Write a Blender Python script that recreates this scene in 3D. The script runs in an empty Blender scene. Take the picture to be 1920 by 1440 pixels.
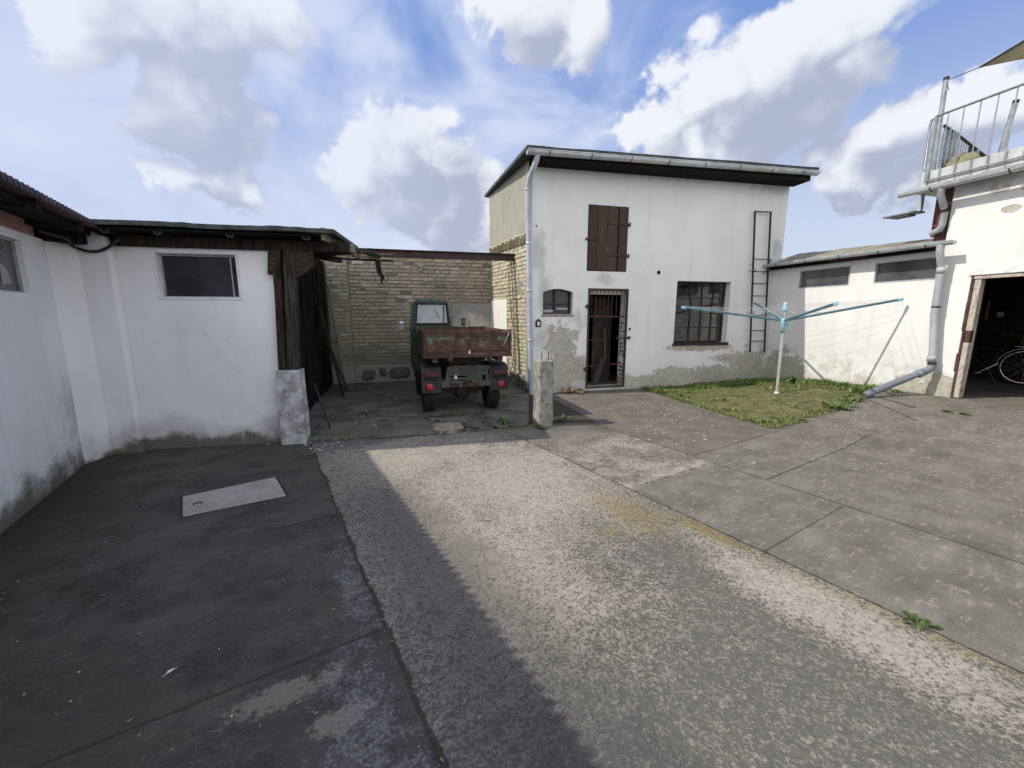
import bpy, bmesh, math, random
from mathutils import Vector, Matrix, noise as mnoise
R = math.radians
rnd = random.Random(7)
scene = bpy.context.scene
COL = scene.collection
PI = math.pi

# ------------------------------------------------------------------ shader helpers
class V:
    """a node socket with arithmetic"""
    def __init__(s, nt, sock): s.nt, s.s = nt, sock
    def _m(s, op, b=None, c=None, rev=False):
        n = s.nt.nodes.new('ShaderNodeMath'); n.operation = op
        args = [s, b, c]
        if rev: args = [b, s]
        for i, a in enumerate(args):
            if a is None: continue
            if isinstance(a, V): s.nt.links.new(a.s, n.inputs[i])
            else: n.inputs[i].default_value = a
        return V(s.nt, n.outputs[0])
    def __add__(s, o): return s._m('ADD', o)
    __radd__ = __add__
    def __sub__(s, o): return s._m('SUBTRACT', o)
    def __rsub__(s, o): return s._m('SUBTRACT', o, rev=True)
    def __mul__(s, o): return s._m('MULTIPLY', o)
    __rmul__ = __mul__
    def __truediv__(s, o): return s._m('DIVIDE', o)
    def abs(s): return s._m('ABSOLUTE')
    def max(s, o): return s._m('MAXIMUM', o)
    def min(s, o): return s._m('MINIMUM', o)
    def pow(s, o): return s._m('POWER', o)
    def sin(s): return s._m('SINE')
    def inv(s): return 1.0 - s
    def step(s, a, b):
        n = s.nt.nodes.new('ShaderNodeMapRange'); n.interpolation_type = 'SMOOTHSTEP'
        s.nt.links.new(s.s, n.inputs[0])
        lo, hi, t0, t1 = (a, b, 0, 1) if a < b else (b, a, 1, 0)
        n.inputs[1].default_value = lo; n.inputs[2].default_value = hi
        n.inputs[3].default_value = t0; n.inputs[4].default_value = t1
        return V(s.nt, n.outputs[0])

class Mat:
    def __init__(s, name):
        s.m = bpy.data.materials.new(name); s.m.use_nodes = True
        s.nt = s.m.node_tree
        s.b = s.nt.nodes['Principled BSDF']; s.out = s.nt.nodes['Material Output']
        s.P = V(s.nt, s.nt.nodes.new('ShaderNodeNewGeometry').outputs['Position'])
        s._xyz = None
    def new(s, t): return s.nt.nodes.new(t)
    def link(s, a, b): s.nt.links.new(a.s if isinstance(a, V) else a, b)
    def xyz(s, vec=None):
        n = s.new('ShaderNodeSeparateXYZ'); s.link(vec or s.P, n.inputs[0])
        return [V(s.nt, o) for o in n.outputs]
    def comb(s, x, y, z):
        n = s.new('ShaderNodeCombineXYZ')
        for i, a in enumerate((x, y, z)):
            if isinstance(a, V): s.link(a, n.inputs[i])
            else: n.inputs[i].default_value = a
        return V(s.nt, n.outputs[0])
    def scale(s, vec, k):
        n = s.new('ShaderNodeVectorMath'); n.operation = 'MULTIPLY'; s.link(vec, n.inputs[0]); n.inputs[1].default_value = k
        return V(s.nt, n.outputs[0])
    def vadd(s, vec, k):
        n = s.new('ShaderNodeVectorMath'); n.operation = 'ADD'; s.link(vec, n.inputs[0])
        if isinstance(k, V): s.link(k, n.inputs[1])
        else: n.inputs[1].default_value = k
        return V(s.nt, n.outputs[0])
    def dist(s, vec, k):
        n = s.new('ShaderNodeVectorMath'); n.operation = 'DISTANCE'; s.link(vec, n.inputs[0]); n.inputs[1].default_value = k
        return V(s.nt, n.outputs['Value'])
    def noise(s, scale, detail=3, rough=.55, vec=None, dist=0):
        n = s.new('ShaderNodeTexNoise'); s.link(vec or s.P, n.inputs['Vector'])
        n.inputs['Scale'].default_value = scale; n.inputs['Detail'].default_value = detail
        n.inputs['Roughness'].default_value = rough; n.inputs['Distortion'].default_value = dist
        return V(s.nt, n.outputs['Fac'])
    def vor(s, scale, vec=None, feature='F1', col=False):
        n = s.new('ShaderNodeTexVoronoi'); s.link(vec or s.P, n.inputs['Vector']); n.feature = feature
        n.inputs['Scale'].default_value = scale
        if col:
            q = s.new('ShaderNodeSeparateColor'); s.link(n.outputs['Color'], q.inputs[0])
            return V(s.nt, n.outputs['Distance']), V(s.nt, q.outputs[0])
        return V(s.nt, n.outputs['Distance'])
    def island(s):
        n = s.new('ShaderNodeNewGeometry'); return V(s.nt, n.outputs['Random Per Island'])
    def mix(s, f, a, b):
        n = s.new('ShaderNodeMix'); n.data_type = 'RGBA'
        for i, q in ((0, f), (6, a), (7, b)):
            if isinstance(q, V): s.link(q, n.inputs[i])
            elif i == 0: n.inputs[0].default_value = q
            else: n.inputs[i].default_value = (*q, 1)
        return V(s.nt, n.outputs[2])
    def mul(s, col, f):
        n = s.new('ShaderNodeVectorMath'); n.operation = 'SCALE'
        if isinstance(col, V): s.link(col, n.inputs[0])
        else: n.inputs[0].default_value = col
        if isinstance(f, V): s.link(f, n.inputs['Scale'])
        else: n.inputs['Scale'].default_value = f
        return V(s.nt, n.outputs[0])
    def done(s, color, rough=.8, bump=None, strength=.5, dist=.01, metal=0, spec=.3):
        if isinstance(color, V): s.link(color, s.b.inputs['Base Color'])
        else: s.b.inputs['Base Color'].default_value = (*color, 1)
        if isinstance(rough, V): s.link(rough, s.b.inputs['Roughness'])
        else: s.b.inputs['Roughness'].default_value = rough
        s.b.inputs['Metallic'].default_value = metal
        s.b.inputs['Specular IOR Level'].default_value = spec
        if bump is not None:
            n = s.new('ShaderNodeBump'); n.inputs['Strength'].default_value = strength; n.inputs['Distance'].default_value = dist
            s.link(bump, n.inputs['Height']); s.link(n.outputs[0], s.b.inputs['Normal'])
        return s.m

# ------------------------------------------------------------------ mesh helpers
class Fr:
    """a wall frame: s along the wall, w out of it towards the yard, z up"""
    def __init__(f, o, ang):
        f.o = Vector((o[0], o[1], 0)); a = R(ang)
        f.u = Vector((math.sin(a), math.cos(a), 0)); f.n = Vector((f.u.y, -f.u.x, 0)); f.ang = ang
    def __call__(f, s, w, z): return f.o + f.u*s + f.n*w + Vector((0, 0, z))

class Loc(Fr):
    """plain local axes (x right, y forward, z up) for things under a rotated Empty"""
    def __init__(f): f.o = Vector(); f.u = Vector((1, 0, 0)); f.n = Vector((0, 1, 0))

class MB:
    def __init__(s): s.v = []; s.f = []; s.sm = []
    def add(s, vs, fs, smooth=False):
        k = len(s.v); s.v += [Vector(p) for p in vs]
        for f in fs: s.f.append([i+k for i in f]); s.sm.append(smooth)
        return s
    def hexa(s, p):  # 8 points: bottom ring 0-3, top ring 4-7
        return s.add(p, [(3,2,1,0),(4,5,6,7),(0,1,5,4),(1,2,6,5),(2,3,7,6),(3,0,4,7)])
    def fbox(s, F, s0, s1, w0, w1, z0, z1, z0b=None, z1b=None, dz=0):
        """box in a frame; dz = extra height at the s1 end"""
        return s.hexa([F(s0,w0,z0),F(s1,w0,z0+dz),F(s1,w1,z0+dz),F(s0,w1,z0),F(s0,w0,z1),F(s1,w0,z1+dz),F(s1,w1,z1+dz),F(s0,w1,z1)])
    def bar(s, a, b, wx, wz, up=(0,0,1)):
        """rectangular bar from a to b"""
        a, b = Vector(a), Vector(b); d = (b-a).normalized(); x = d.cross(Vector(up))
        if x.length < 1e-4: x = d.cross(Vector((0,1,0)))
        x.normalize(); y = x.cross(d)
        p = []
        for c in (a, b):
            p += [c-x*wx/2-y*wz/2, c+x*wx/2-y*wz/2, c+x*wx/2+y*wz/2, c-x*wx/2+y*wz/2]
        return s.hexa(p)
    def tube(s, pts, r, n=10, cap=True, smooth=True, closed=False):
        pts = [Vector(p) for p in pts]; rings = []; m = len(pts)
        px = None
        for i, p in enumerate(pts):
            if closed: d = (pts[(i+1) % m]-pts[i-1])
            else: d = (pts[min(i+1, m-1)]-pts[max(i-1, 0)])
            d.normalize()
            if px is None:
                x = d.cross(Vector((0,0,1)))
                if x.length < .05: x = d.cross(Vector((0,1,0)))
            else: x = px - d*px.dot(d)
            x.normalize(); px = x; y = x.cross(d)
            rr = r[i] if isinstance(r, (list, tuple)) else r
            rings.append([p+(x*math.cos(2*PI*k/n)+y*math.sin(2*PI*k/n))*rr for k in range(n)])
        vs = [q for g in rings for q in g]; fs = []
        for i in range(m if closed else m-1):
            j = (i+1) % m
            for k in range(n): fs.append((i*n+k, i*n+(k+1)%n, j*n+(k+1)%n, j*n+k))
        s.add(vs, fs, smooth)
        if cap and not closed: s.add(rings[0]+rings[-1], [tuple(range(n-1,-1,-1)), tuple(range(n, 2*n))])
        return s
    def prism(s, poly, vec):
        n = len(poly); poly = [Vector(p) for p in poly]; vec = Vector(vec)
        return s.add(poly+[p+vec for p in poly], [tuple(range(n)), tuple(range(2*n-1, n-1, -1))]+[((i+1)%n, i, i+n, (i+1)%n+n) for i in range(n)])
    def lathe(s, c, axis, prof, n=24):
        """prof: (distance along axis, radius)"""
        c = Vector(c); a = Vector(axis).normalized(); x = a.cross(Vector((0,0,1)))
        if x.length < .05: x = a.cross(Vector((0,1,0)))
        x.normalize(); y = a.cross(x); vs = []; fs = []
        for t, r in prof:
            for k in range(n): vs.append(c+a*t+(x*math.cos(2*PI*k/n)+y*math.sin(2*PI*k/n))*r)
        for i in range(len(prof)-1):
            for k in range(n): fs.append((i*n+k, (i+1)*n+k, (i+1)*n+(k+1)%n, i*n+(k+1)%n))
        return s.add(vs, fs, True)
    def build(s, name, mat, parent=None, loc=None, bevel=0, local=False):
        me = bpy.data.meshes.new(name)
        off = Vector((0,0,0))
        if parent is not None and not local: off = Vector(parent.get('_o', (0,0,0)))
        elif loc is not None: off = Vector(loc)
        me.from_pydata([p-off for p in s.v], [], s.f); me.update()
        bm = bmesh.new(); bm.from_mesh(me); bmesh.ops.recalc_face_normals(bm, faces=bm.faces); bm.to_mesh(me); bm.free()
        me.polygons.foreach_set('use_smooth', s.sm)
        for q in (mat if isinstance(mat, (list, tuple)) else [mat]): me.materials.append(q)
        o = bpy.data.objects.new(name, me); COL.objects.link(o)
        if parent is not None:
            o.parent = parent
            if not local: o['_o'] = tuple(off)
        elif loc is not None: o.location = loc; o['_o'] = tuple(off)
        if bevel:
            b = o.modifiers.new('bevel', 'BEVEL'); b.width = bevel; b.segments = 2; b.limit_method = 'ANGLE'; b.angle_limit = R(40)
        return o

def thing(name, label, cat, loc=(0,0,0), group=None, rotz=0):
    o = bpy.data.objects.new(name, None); COL.objects.link(o); o.empty_display_size = .2
    o.location = loc; o.rotation_euler = (0,0,rotz); o['label'] = label; o['category'] = cat; o['_o'] = tuple(loc)
    if group: o['group'] = group
    return o
def tag(o, label, cat, group=None):
    o['label'] = label; o['category'] = cat
    if group: o['group'] = group
    return o
def struct(o): o['kind'] = 'structure'; return o

def wall_mb(F, s0, s1, z0, z1, holes=(), t=.25, top=None, w=0):
    """solid wall of thickness t behind w with rectangular holes (s0,s1,z0,z1); top(s) = height of the upper edge"""
    mb = MB()
    S = sorted({s0, s1, *[h[0] for h in holes], *[h[1] for h in holes]}); Z = sorted({z0, z1, *[h[2] for h in holes], *[h[3] for h in holes]})
    def solid(i, j):
        if not (0 <= i < len(S)-1 and 0 <= j < len(Z)-1): return False
        a, b = (S[i]+S[i+1])/2, (Z[j]+Z[j+1])/2
        return not any(h[0] < a < h[1] and h[2] < b < h[3] for h in holes)
    def zz(s, z): return top(s) if (top and z == z1) else z
    for i in range(len(S)-1):
        for j in range(len(Z)-1):
            if not solid(i, j): continue
            a, b, c, d = S[i], S[i+1], Z[j], Z[j+1]
            q = lambda s, z, k: F(s, w-k, zz(s, z))
            f = [(q(a,c,0), q(b,c,0), q(b,d,0), q(a,d,0)), (q(a,c,t), q(a,d,t), q(b,d,t), q(b,c,t))]
            if not solid(i-1, j): f.append((q(a,c,0), q(a,d,0), q(a,d,t), q(a,c,t)))
            if not solid(i+1, j): f.append((q(b,c,0), q(b,c,t), q(b,d,t), q(b,d,0)))
            if not solid(i, j-1): f.append((q(a,c,0), q(a,c,t), q(b,c,t), q(b,c,0)))
            if not solid(i, j+1): f.append((q(a,d,0), q(b,d,0), q(b,d,t), q(a,d,t)))
            for p in f: mb.add(p, [(0,1,2,3)])
    return mb
def weld(o, d=1e-4):
    bm = bmesh.new(); bm.from_mesh(o.data); bmesh.ops.remove_doubles(bm, verts=bm.verts, dist=d)
    bmesh.ops.recalc_face_normals(bm, faces=bm.faces); bm.to_mesh(o.data); bm.free(); return o

def bricks(F, s0, s1, z0, z1, w=0, L=.245, H=.083, gap=.017, seed=1, depth=.03, top=None, skip=None):
    mb = MB(); q = random.Random(seed); row = 0; z = z0
    while z + H*.6 < z1:
        s = s0 - (L*.5 if row % 2 else 0) + q.uniform(-.03, .03); sag = q.uniform(-.004, .004)
        while s < s1:
            l = L*q.uniform(.82, 1.12) if q.random() > .18 else L*.5
            a, b = max(s, s0), min(s+l, s1)
            if b-a > .03 and not (skip and skip((a+b)/2, z+H/2)):
                d = depth+q.uniform(-.008, .008); zz0 = z+gap/2+sag+q.uniform(-.003,.003); zz1 = z+H-gap/2+sag+q.uniform(-.003,.003)
                a += gap/2; b -= gap/2; e = q.uniform(.004, .009)
                j = lambda: q.uniform(-.0035, .0035)
                tl = q.uniform(-.004, .004)
                if q.random() < .14: d *= q.uniform(.1,.6)
                fr = [F(a+e, w+d+tl, zz0+e+j()), F(b-e, w+d-tl, zz0+e+j()), F(b-e, w+d-tl+j(), zz1-e+j()), F(a+e, w+d+tl+j(), zz1-e+j())]
                bk = [F(a, w-.01, zz0), F(b, w-.01, zz0), F(b, w-.01, zz1), F(a, w-.01, zz1)]
                mb.add(bk+fr, [(4,5,6,7),(0,1,5,4),(1,2,6,5),(2,3,7,6),(3,0,4,7)])
            s += l
        z += H*q.uniform(.95, 1.05); row += 1
    return mb

# ------------------------------------------------------------------ frames of the place
FM = Fr((.44, 8.15), 75.8)       # workshop front
FA = Fr((5.96, 9.55), 165)       # annex and garage front
FS = Fr((-2.9, 4.96), 77.8)      # shed front
FL = Fr((-4.64, 4.18), -31)      # long outbuilding on the shaded side
FB = Fr((-3.94, 9.17), 77)       # brick wall behind the truck
bk = Vector((-.49, 9.98)); fr_ = FM(-.1, 0, 0).to_2d(); dd = fr_-bk
FG = Fr(bk, math.degrees(math.atan2(dd.x, dd.y))); GL = dd.length   # gable side of the workshop, s from its back corner

def ss(a, b, v):
    t = min(max((v-a)/(b-a), 0), 1); return t*t*(3-2*t)
def hz(x, y):
    """height of the yard: it climbs gently towards annex and garage"""
    p = Vector((x, y, 0))-FA.o; s = p.dot(FA.u); w = p.dot(FA.n)
    return (.04+.20*ss(-.3, 1.6, s)+.08*ss(1.4, 3.4, s))*(1-ss(.0, 3.2, w))
EV = Vector((.85, .527)); DV = Vector((-.527, .85))
def ED(e, d): return Vector((e*.85-d*.527, e*.527+d*.85))
def on(x, y, h=0): return Vector((x, y, hz(x, y)+h))

# ------------------------------------------------------------------ materials
def plaster(name, base=(.74,.735,.715), patches=(), streak=.10, z_dirt=.5, dirt=(.26,.25,.22), dirt_amt=.8, moss=0, tint=.06, splash=.0, grime=()):
    """whitewashed render: blotches, rain streaks, dirt rising from the ground, peeled patches (x,y,z,rx,rz)"""
    m = Mat(name); x, y, z = m.xyz()
    big = m.noise(.9, 4, .6); mid = m.noise(4.5, 5, .62); fine = m.noise(38, 4, .6)
    st = m.noise(1, 4, .6, vec=m.scale(m.P, (5.5, 5.5, .55)))
    c = m.mix(big.step(.35, .7), base, tuple(b*(1-tint*1.6) for b in base))
    c = m.mix((st.step(.5, .78))*streak*3, c, (.42,.41,.385))
    c = m.mix(mid.step(.62, .8)*.22, c, (.55,.54,.51))
    c = m.mix(m.vor(9, feature='F1').step(.05, .02)*mid.step(.5, .62)*.6, c, (.3,.29,.27))
    if grime:
        g_ = None
        for (px, py, pz, rx, rz) in grime:
            d = 1 - m.dist(m.scale(m.vadd(m.P, (-px, -py, -pz)), (1/rx, 1/rx, 1/rz)), (0,0,0)); g_ = d if g_ is None else g_.max(d)
        c = m.mix((g_.max(-.3) + (mid-.5)*1.5 + (st-.5)*1.2 + (fine-.5)*.8).step(.15, .9)*.5, c, (.34,.335,.325))
    cra = m.vor(.9, vec=m.vadd(m.P, m.comb((mid-.5)*.5,(mid-.5)*.5,(fine-.5)*.25)), feature='DISTANCE_TO_EDGE')
    c = m.mix(cra.step(.0035,.001)*big.step(.54,.64)*.4, c, (.25,.24,.22))
    edge = z*1.0 + (mid-.5)*.7 + (big-.5)*.5
    low = edge.step(z_dirt, z_dirt*.15)
    c = m.mix(low*dirt_amt, c, m.mix(fine, tuple(d*.75 for d in dirt), tuple(d*1.25 for d in dirt)))
    if splash:
        c = m.mix((z+(fine-.5)*.5+(mid-.5)*.9).step(splash, splash*.3)*mid.step(.42, .62)*.7, c, (.36,.33,.27))
    if moss:
        c = m.mix((z*1.0+(mid-.5)*.55+(big-.5)*.6).step(moss, moss*.1)*.85, c, m.mix(fine, (.045,.05,.028), (.11,.105,.06)))
    peel = None; pn = m.noise(13, 5, .68)
    for (px, py, pz, rx, rz) in patches:
        d = m.dist(m.scale(m.vadd(m.P, (-px, -py, -pz)), (1/rx, 1/rx, 1/rz)), (0,0,0))
        d = 1 - d + (mid-.5)*1.9 + (pn-.5)*1.5 + (fine-.5)*.5
        peel = d if peel is None else peel.max(d)
    h = fine*.25 + mid*.6 + m.noise(2.2, 2, .5)*.8
    if peel is not None:
        k = peel.step(.0, .10)
        c = m.mix(peel.step(-.3, .0)*.35*(k.inv()), c, (.60,.58,.53))
        c = m.mix(k, c, m.mix((pn*.6+big*.4).step(.35, .65), (.32,.30,.25), (.50,.47,.40)))
        h = h - k*1.2
    return m.done(c, .88, h, .6, .016, spec=.2)

def simple(name, a, b, scale=8, rough=.6, metal=0, bump=.3, dist=.004, detail=4, stretch=None, spec=.35, lo=.35, hi=.65, spots=None, spot_amt=.6):
    m = Mat(name); v = m.scale(m.P, stretch) if stretch else m.P
    n = m.noise(scale, detail, .6, vec=v)
    c = m.mix(n.step(lo, hi), a, b)
    f = m.noise(scale*6, 3, .6, vec=v)
    c = m.mul(c, f*.5+.75)
    if spots: c = m.mix(m.noise(scale*2.3, 5, .65).step(.56, .66)*spot_amt, c, spots)
    return m.done(c, rough, n*.6+f*.4, bump, dist, metal, spec)

MT = {}
def P3(F, s, z): p = F(s, 0, z); return (p.x, p.y, p.z)
MT['facade'] = plaster('facade_plaster', (.76,.755,.745), [(*P3(FM,.58,.95),.34,.45), (*P3(FM,.8,.45),.75,.27), (*P3(FM,5.25,.38),.75,.42), (*P3(FM,4.45,.2),1.1,.26), (*P3(FM,2.6,.1),.9,.2), (*P3(FM,3.9,.88),.8,.09), (*P3(FM,.4,.15),.5,.25),(*P3(FM,3.4,.32),.6,.13),(*P3(FM,4.6,.62),.4,.1)], .07, .34, (.33,.31,.275), .7, grime=[(*P3(FM,.05,2.9),.28,.8),(*P3(FM,.2,2.0),.3,.7),(*P3(FM,.2,1.2),.4,.5),(*P3(FM,5.75,3.05),.25,.35),(*P3(FM,5.5,4.35),.9,.25),(*P3(FM,1.5,2.32),.4,.2),(*P3(FM,2.5,4.4),2.5,.14),(*P3(FM,.95,1.5),.35,.3)])
MT['annex'] = plaster('annex_plaster', (.725,.72,.695), [(*P3(FA,.55,.45),.5,.36), (*P3(FA,.3,.2),.8,.2), (*P3(FA,2.9,.35),.35,.2), (*P3(FA,3.3,.45),.28,.22), (*P3(FA,4.2,3.36),.6,.14), (*P3(FA,3.75,3.05),.1,.05)], .08, .5, (.40,.35,.26), .8, tint=.05, splash=1.25, grime=[(*P3(FA,3.5,3.45),.8,.16)])
MT['shed'] = plaster('shed_plaster', (.80,.81,.825), [], .05, .42, (.40,.40,.40), .75, moss=.16, grime=[(*P3(FS,-.1,.25),.3,.25)])
MT['long'] = plaster('outbuilding_plaster', (.80,.81,.825), [], .09, .42, (.33,.34,.33), .75, moss=.34, grime=[(*P3(FL,-.05,.6),.35,.6)])
MT['redband'] = simple('faded_red_render', (.33,.17,.15), (.42,.24,.21), 5, .9)
MT['panel_grey'] = plaster('grey_plaster', (.30,.295,.285), [(*P3(FB,3.1,1.2),.45,.4)], .12, .45, (.28,.265,.24), .7, tint=.12)
MT['panel_white'] = plaster('white_plaster', (.74,.72,.66), [], .07, .35, (.35,.32,.27), .7)
m = Mat('yellow_brick_shaded'); isl = m.island(); n = m.noise(22, 4, .65); mm = m.noise(1.2, 4, .6)  # bay wall's copy of the brick, darkened for the shade it lies in
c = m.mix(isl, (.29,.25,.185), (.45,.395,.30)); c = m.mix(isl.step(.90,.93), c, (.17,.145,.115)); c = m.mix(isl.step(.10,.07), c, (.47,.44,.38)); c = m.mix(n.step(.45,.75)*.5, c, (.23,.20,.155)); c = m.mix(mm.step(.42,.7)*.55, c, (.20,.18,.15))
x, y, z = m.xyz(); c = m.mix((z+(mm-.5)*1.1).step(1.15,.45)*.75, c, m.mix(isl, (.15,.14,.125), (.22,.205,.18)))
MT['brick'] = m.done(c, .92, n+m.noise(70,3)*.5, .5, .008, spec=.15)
m = Mat('side_brick_lit'); isl = m.island(); n = m.noise(22, 4, .65); mm = m.noise(1.6, 4, .6)  # lit copy of the brick: the gable's sunlight is partly in the colour
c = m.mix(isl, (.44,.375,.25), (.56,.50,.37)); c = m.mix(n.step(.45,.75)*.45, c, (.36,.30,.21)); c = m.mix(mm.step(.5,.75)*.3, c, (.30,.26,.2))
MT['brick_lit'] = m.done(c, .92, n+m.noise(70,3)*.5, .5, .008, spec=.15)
MT['mortar'] = simple('old_mortar', (.21,.19,.155), (.29,.265,.215), 9, .95, bump=.7, dist=.01)
m = Mat('rubble_stone'); d, cc = m.vor(3.6, col=True); e = m.vor(3.6, feature='DISTANCE_TO_EDGE'); n = m.noise(18,5,.65)
c = m.mix(cc, (.09,.085,.08), (.24,.215,.18)); c = m.mix((e+(n-.5)*.1).step(.1,.03), c, (.30,.28,.24)); c = m.mul(c, n*.8+.6)
MT['rubble'] = m.done(c, .95, e.min(.15)*4+n, .8, .03)
m = Mat('cement_board'); st = m.noise(1, 5, .65, vec=m.scale(m.P, (38,38,1.6))); b = m.noise(2.2,4)
c = m.mix(st.step(.3,.7), (.265,.257,.215), (.375,.362,.31)); c = m.mix(b.step(.45,.75)*.4, c, (.22,.205,.165)); c = m.mix(m.noise(1,3,.6,vec=m.scale(m.P,(12,12,2.5))).step(.62,.7)*.5, c, (.5,.48,.41))
MT['board'] = m.done(c, .95, st, .6, .012, spec=.15)
MT['felt'] = simple('roofing_felt', (.035,.042,.04), (.075,.085,.08), 6, .9, bump=.6, dist=.01)
MT['felt_green'] = simple('mossy_roofing_felt', (.035,.044,.043), (.075,.092,.088), 7, .9, bump=.6, dist=.012)
MT['annex_roof'] = simple('weathered_roof_sheet', (.20,.185,.13), (.30,.275,.20), 4, .95, bump=.5, spots=(.12,.12,.08))
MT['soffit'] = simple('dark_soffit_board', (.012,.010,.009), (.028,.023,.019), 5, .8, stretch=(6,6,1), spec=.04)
MT['dark_wood'] = simple('old_dark_timber', (.018,.013,.011), (.052,.039,.030), 5, .85, stretch=(9,9,.9), bump=.8, dist=.01, spec=.04)
MT['beam_wood'] = simple('weathered_beam', (.026,.019,.015), (.070,.050,.036), 6, .85, stretch=(2,2,12), bump=.8, dist=.008, spec=.04)
MT['post_wood'] = simple('grey_weathered_post', (.020,.019,.018), (.066,.064,.060), 5, .9, stretch=(14,14,.7), bump=.9, dist=.01, spec=.04)
MT['pale_wood'] = simple('pale_batten', (.15,.12,.09), (.26,.215,.165), 6, .85, stretch=(12,12,.8))
MT['splinter'] = simple('splintered_wood', (.20,.14,.09), (.38,.30,.20), 14, .9)
m = Mat('hatch_boards'); st = m.noise(1, 5, .65, vec=m.scale(m.P, (26,26,1.8))); b = m.island(); bl = m.noise(16,4,.65)
c = m.mix(b, (.045,.026,.020), (.070,.042,.032)); c = m.mul(c, st*1.1+.4); c = m.mix((st*.5+bl*.5).step(.565,.64)*.6, c, (.20,.165,.145))
MT['hatch'] = m.done(c, .75, st, .8, .006)
MT['rust'] = simple('rusty_brown_steel', (.030,.017,.014), (.070,.036,.027), 18, .8, spots=(.12,.065,.042), bump=.5)
MT['dark_iron'] = simple('dark_iron', (.018,.015,.014), (.045,.034,.029), 25, .65)
MT['zinc'] = simple('zinc_sheet', (.44,.46,.48), (.58,.60,.62), 3.5, .42, metal=.35, bump=.1, stretch=(1,1,1), spec=.5)
MT['zinc_blue'] = simple('grey_painted_downpipe', (.34,.39,.46), (.42,.47,.54), 3, .5, bump=.1, spec=.5)
MT['pvc'] = simple('grey_plastic_pipe', (.30,.315,.335), (.40,.415,.43), 2.5, .5, bump=.12, spots=(.46,.46,.45), spot_amt=.4)
MT['pvc_dark'] = simple('darker_plastic_pipe', (.15,.165,.19), (.21,.225,.25), 3, .45, bump=.1)
MT['darkpane'] = simple('dusty_dark_pane', (.020,.022,.028), (.04,.043,.052), 2.5, .2, bump=.08, spec=.4)
MT['greypane'] = simple('frosted_grey_pane', (.050,.055,.060), (.085,.09,.096), 3, .13, bump=.10, spec=.55)
MT['shade_black'] = simple('shade_black_interior', (.011,.009,.008), (.026,.021,.017), 3, .95, spec=.04)  # near black: shade of rooms and plank recess put into the colour
MT['brown_room'] = simple('dark_brown_boarding', (.036,.023,.013), (.075,.05,.03), 4, .8, stretch=(8,8,1), spec=.04)
MT['white_frame'] = simple('white_window_reveal', (.62,.63,.65), (.72,.73,.74), 6, .7)
MT['grey_frame'] = simple('grey_window_frame', (.28,.29,.30), (.40,.41,.42), 10, .6)
MT['jamb'] = simple('peeling_door_frame', (.36,.30,.25), (.50,.455,.40), 7, .8, stretch=(6,6,1.5), spots=(.21,.105,.075), spot_amt=.9)
MT['lintel'] = simple('painted_lintel', (.62,.62,.60), (.74,.73,.70), 6, .7, spots=(.42,.37,.31), spot_amt=.5)
MT['concrete_post'] = simple('pitted_concrete', (.20,.188,.17), (.34,.325,.29), 7, .95, bump=1, dist=.018, spots=(.10,.088,.08), spot_amt=.85)
MT['stub'] = simple('flaking_limewashed_concrete', (.26,.26,.265), (.52,.53,.54), 6, .95, bump=.8, dist=.01, spots=(.16,.16,.155), spot_amt=.75)
MT['corrugated'] = simple('purple_brown_sheet', (.06,.04,.055), (.10,.065,.085), 6, .65)
MT['truck_green'] = simple('dark_green_paint', (.009,.024,.020), (.017,.037,.031), 7, .5, spots=(.05,.055,.05), spot_amt=.4, spec=.4)
MT['frame_green'] = simple('grey_green_frame_paint', (.050,.062,.055), (.095,.105,.092), 11, .75, spots=(.14,.085,.06), spot_amt=.55)
m = Mat('rusty_dropside'); x, y, z = m.xyz(); n = m.noise(9,5,.65); n2 = m.noise(3.2,4,.6); f = m.noise(60,3)
c = m.mix(n.step(.38,.62), (.060,.034,.027), (.118,.068,.05)); c = m.mix(n2.step(.5,.62)*.55, c, (.17,.088,.046))
k = (n2*.9 + (z-1.16)*1.2 + (n-.5)*.9).step(.52,.62); c = m.mix(k*.85, c, m.mix(n, (.085,.14,.10), (.14,.20,.145)))
c = m.mix(m.vor(42).step(.16,.08)*n.step(.5,.6), c, (.05,.028,.022))
MT['tailgate'] = m.done(c, .8, n+f*.4, .5, .006)
MT['rust_red'] = simple('rust_red_paint', (.056,.028,.023), (.105,.053,.042), 9, .8, spots=(.09,.04,.03))
MT['rubber'] = simple('black_rubber', (.010,.010,.010), (.024,.023,.022), 14, .85)
MT['mudguard'] = simple('black_grey_mudguard', (.022,.023,.026), (.046,.047,.050), 6, .55)
m = Mat('red_reflector'); MT['red'] = m.done((.40,.022,.035), .4, m.vor(90), .4, .003, spec=.5)
MT['red_dark'] = simple('dull_red_lamp_glass', (.06,.016,.012), (.11,.03,.02), 14, .4)
MT['chrome'] = simple('chrome', (.6,.6,.6), (.7,.7,.7), 4, .22, metal=.9, bump=.02)
MT['cab_pane'] = simple('pale_cab_pane', (.33,.355,.385), (.43,.45,.475), 2.2, .3, bump=.03, spec=.5)  # pale grey colour over the whole pane
MT['white_plastic'] = simple('white_plastic', (.66,.65,.6), (.74,.73,.7), 5, .5)
MT['steel'] = simple('galvanised_steel', (.22,.235,.25), (.33,.345,.36), 12, .45, metal=.5, bump=.1)
MT['alu'] = simple('brushed_aluminium', (.50,.52,.53), (.60,.62,.63), 5, .4, metal=.5, bump=.05)
MT['arm_dark'] = simple('teal_arm_profile', (.055,.12,.145), (.10,.19,.22), 8, .45, metal=.2)
MT['blue'] = simple('light_blue_plastic', (.22,.43,.56), (.30,.51,.63), 5, .45, bump=.05)
MT['line'] = simple('grey_washing_line', (.35,.36,.37), (.45,.46,.47), 5, .7)
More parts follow.
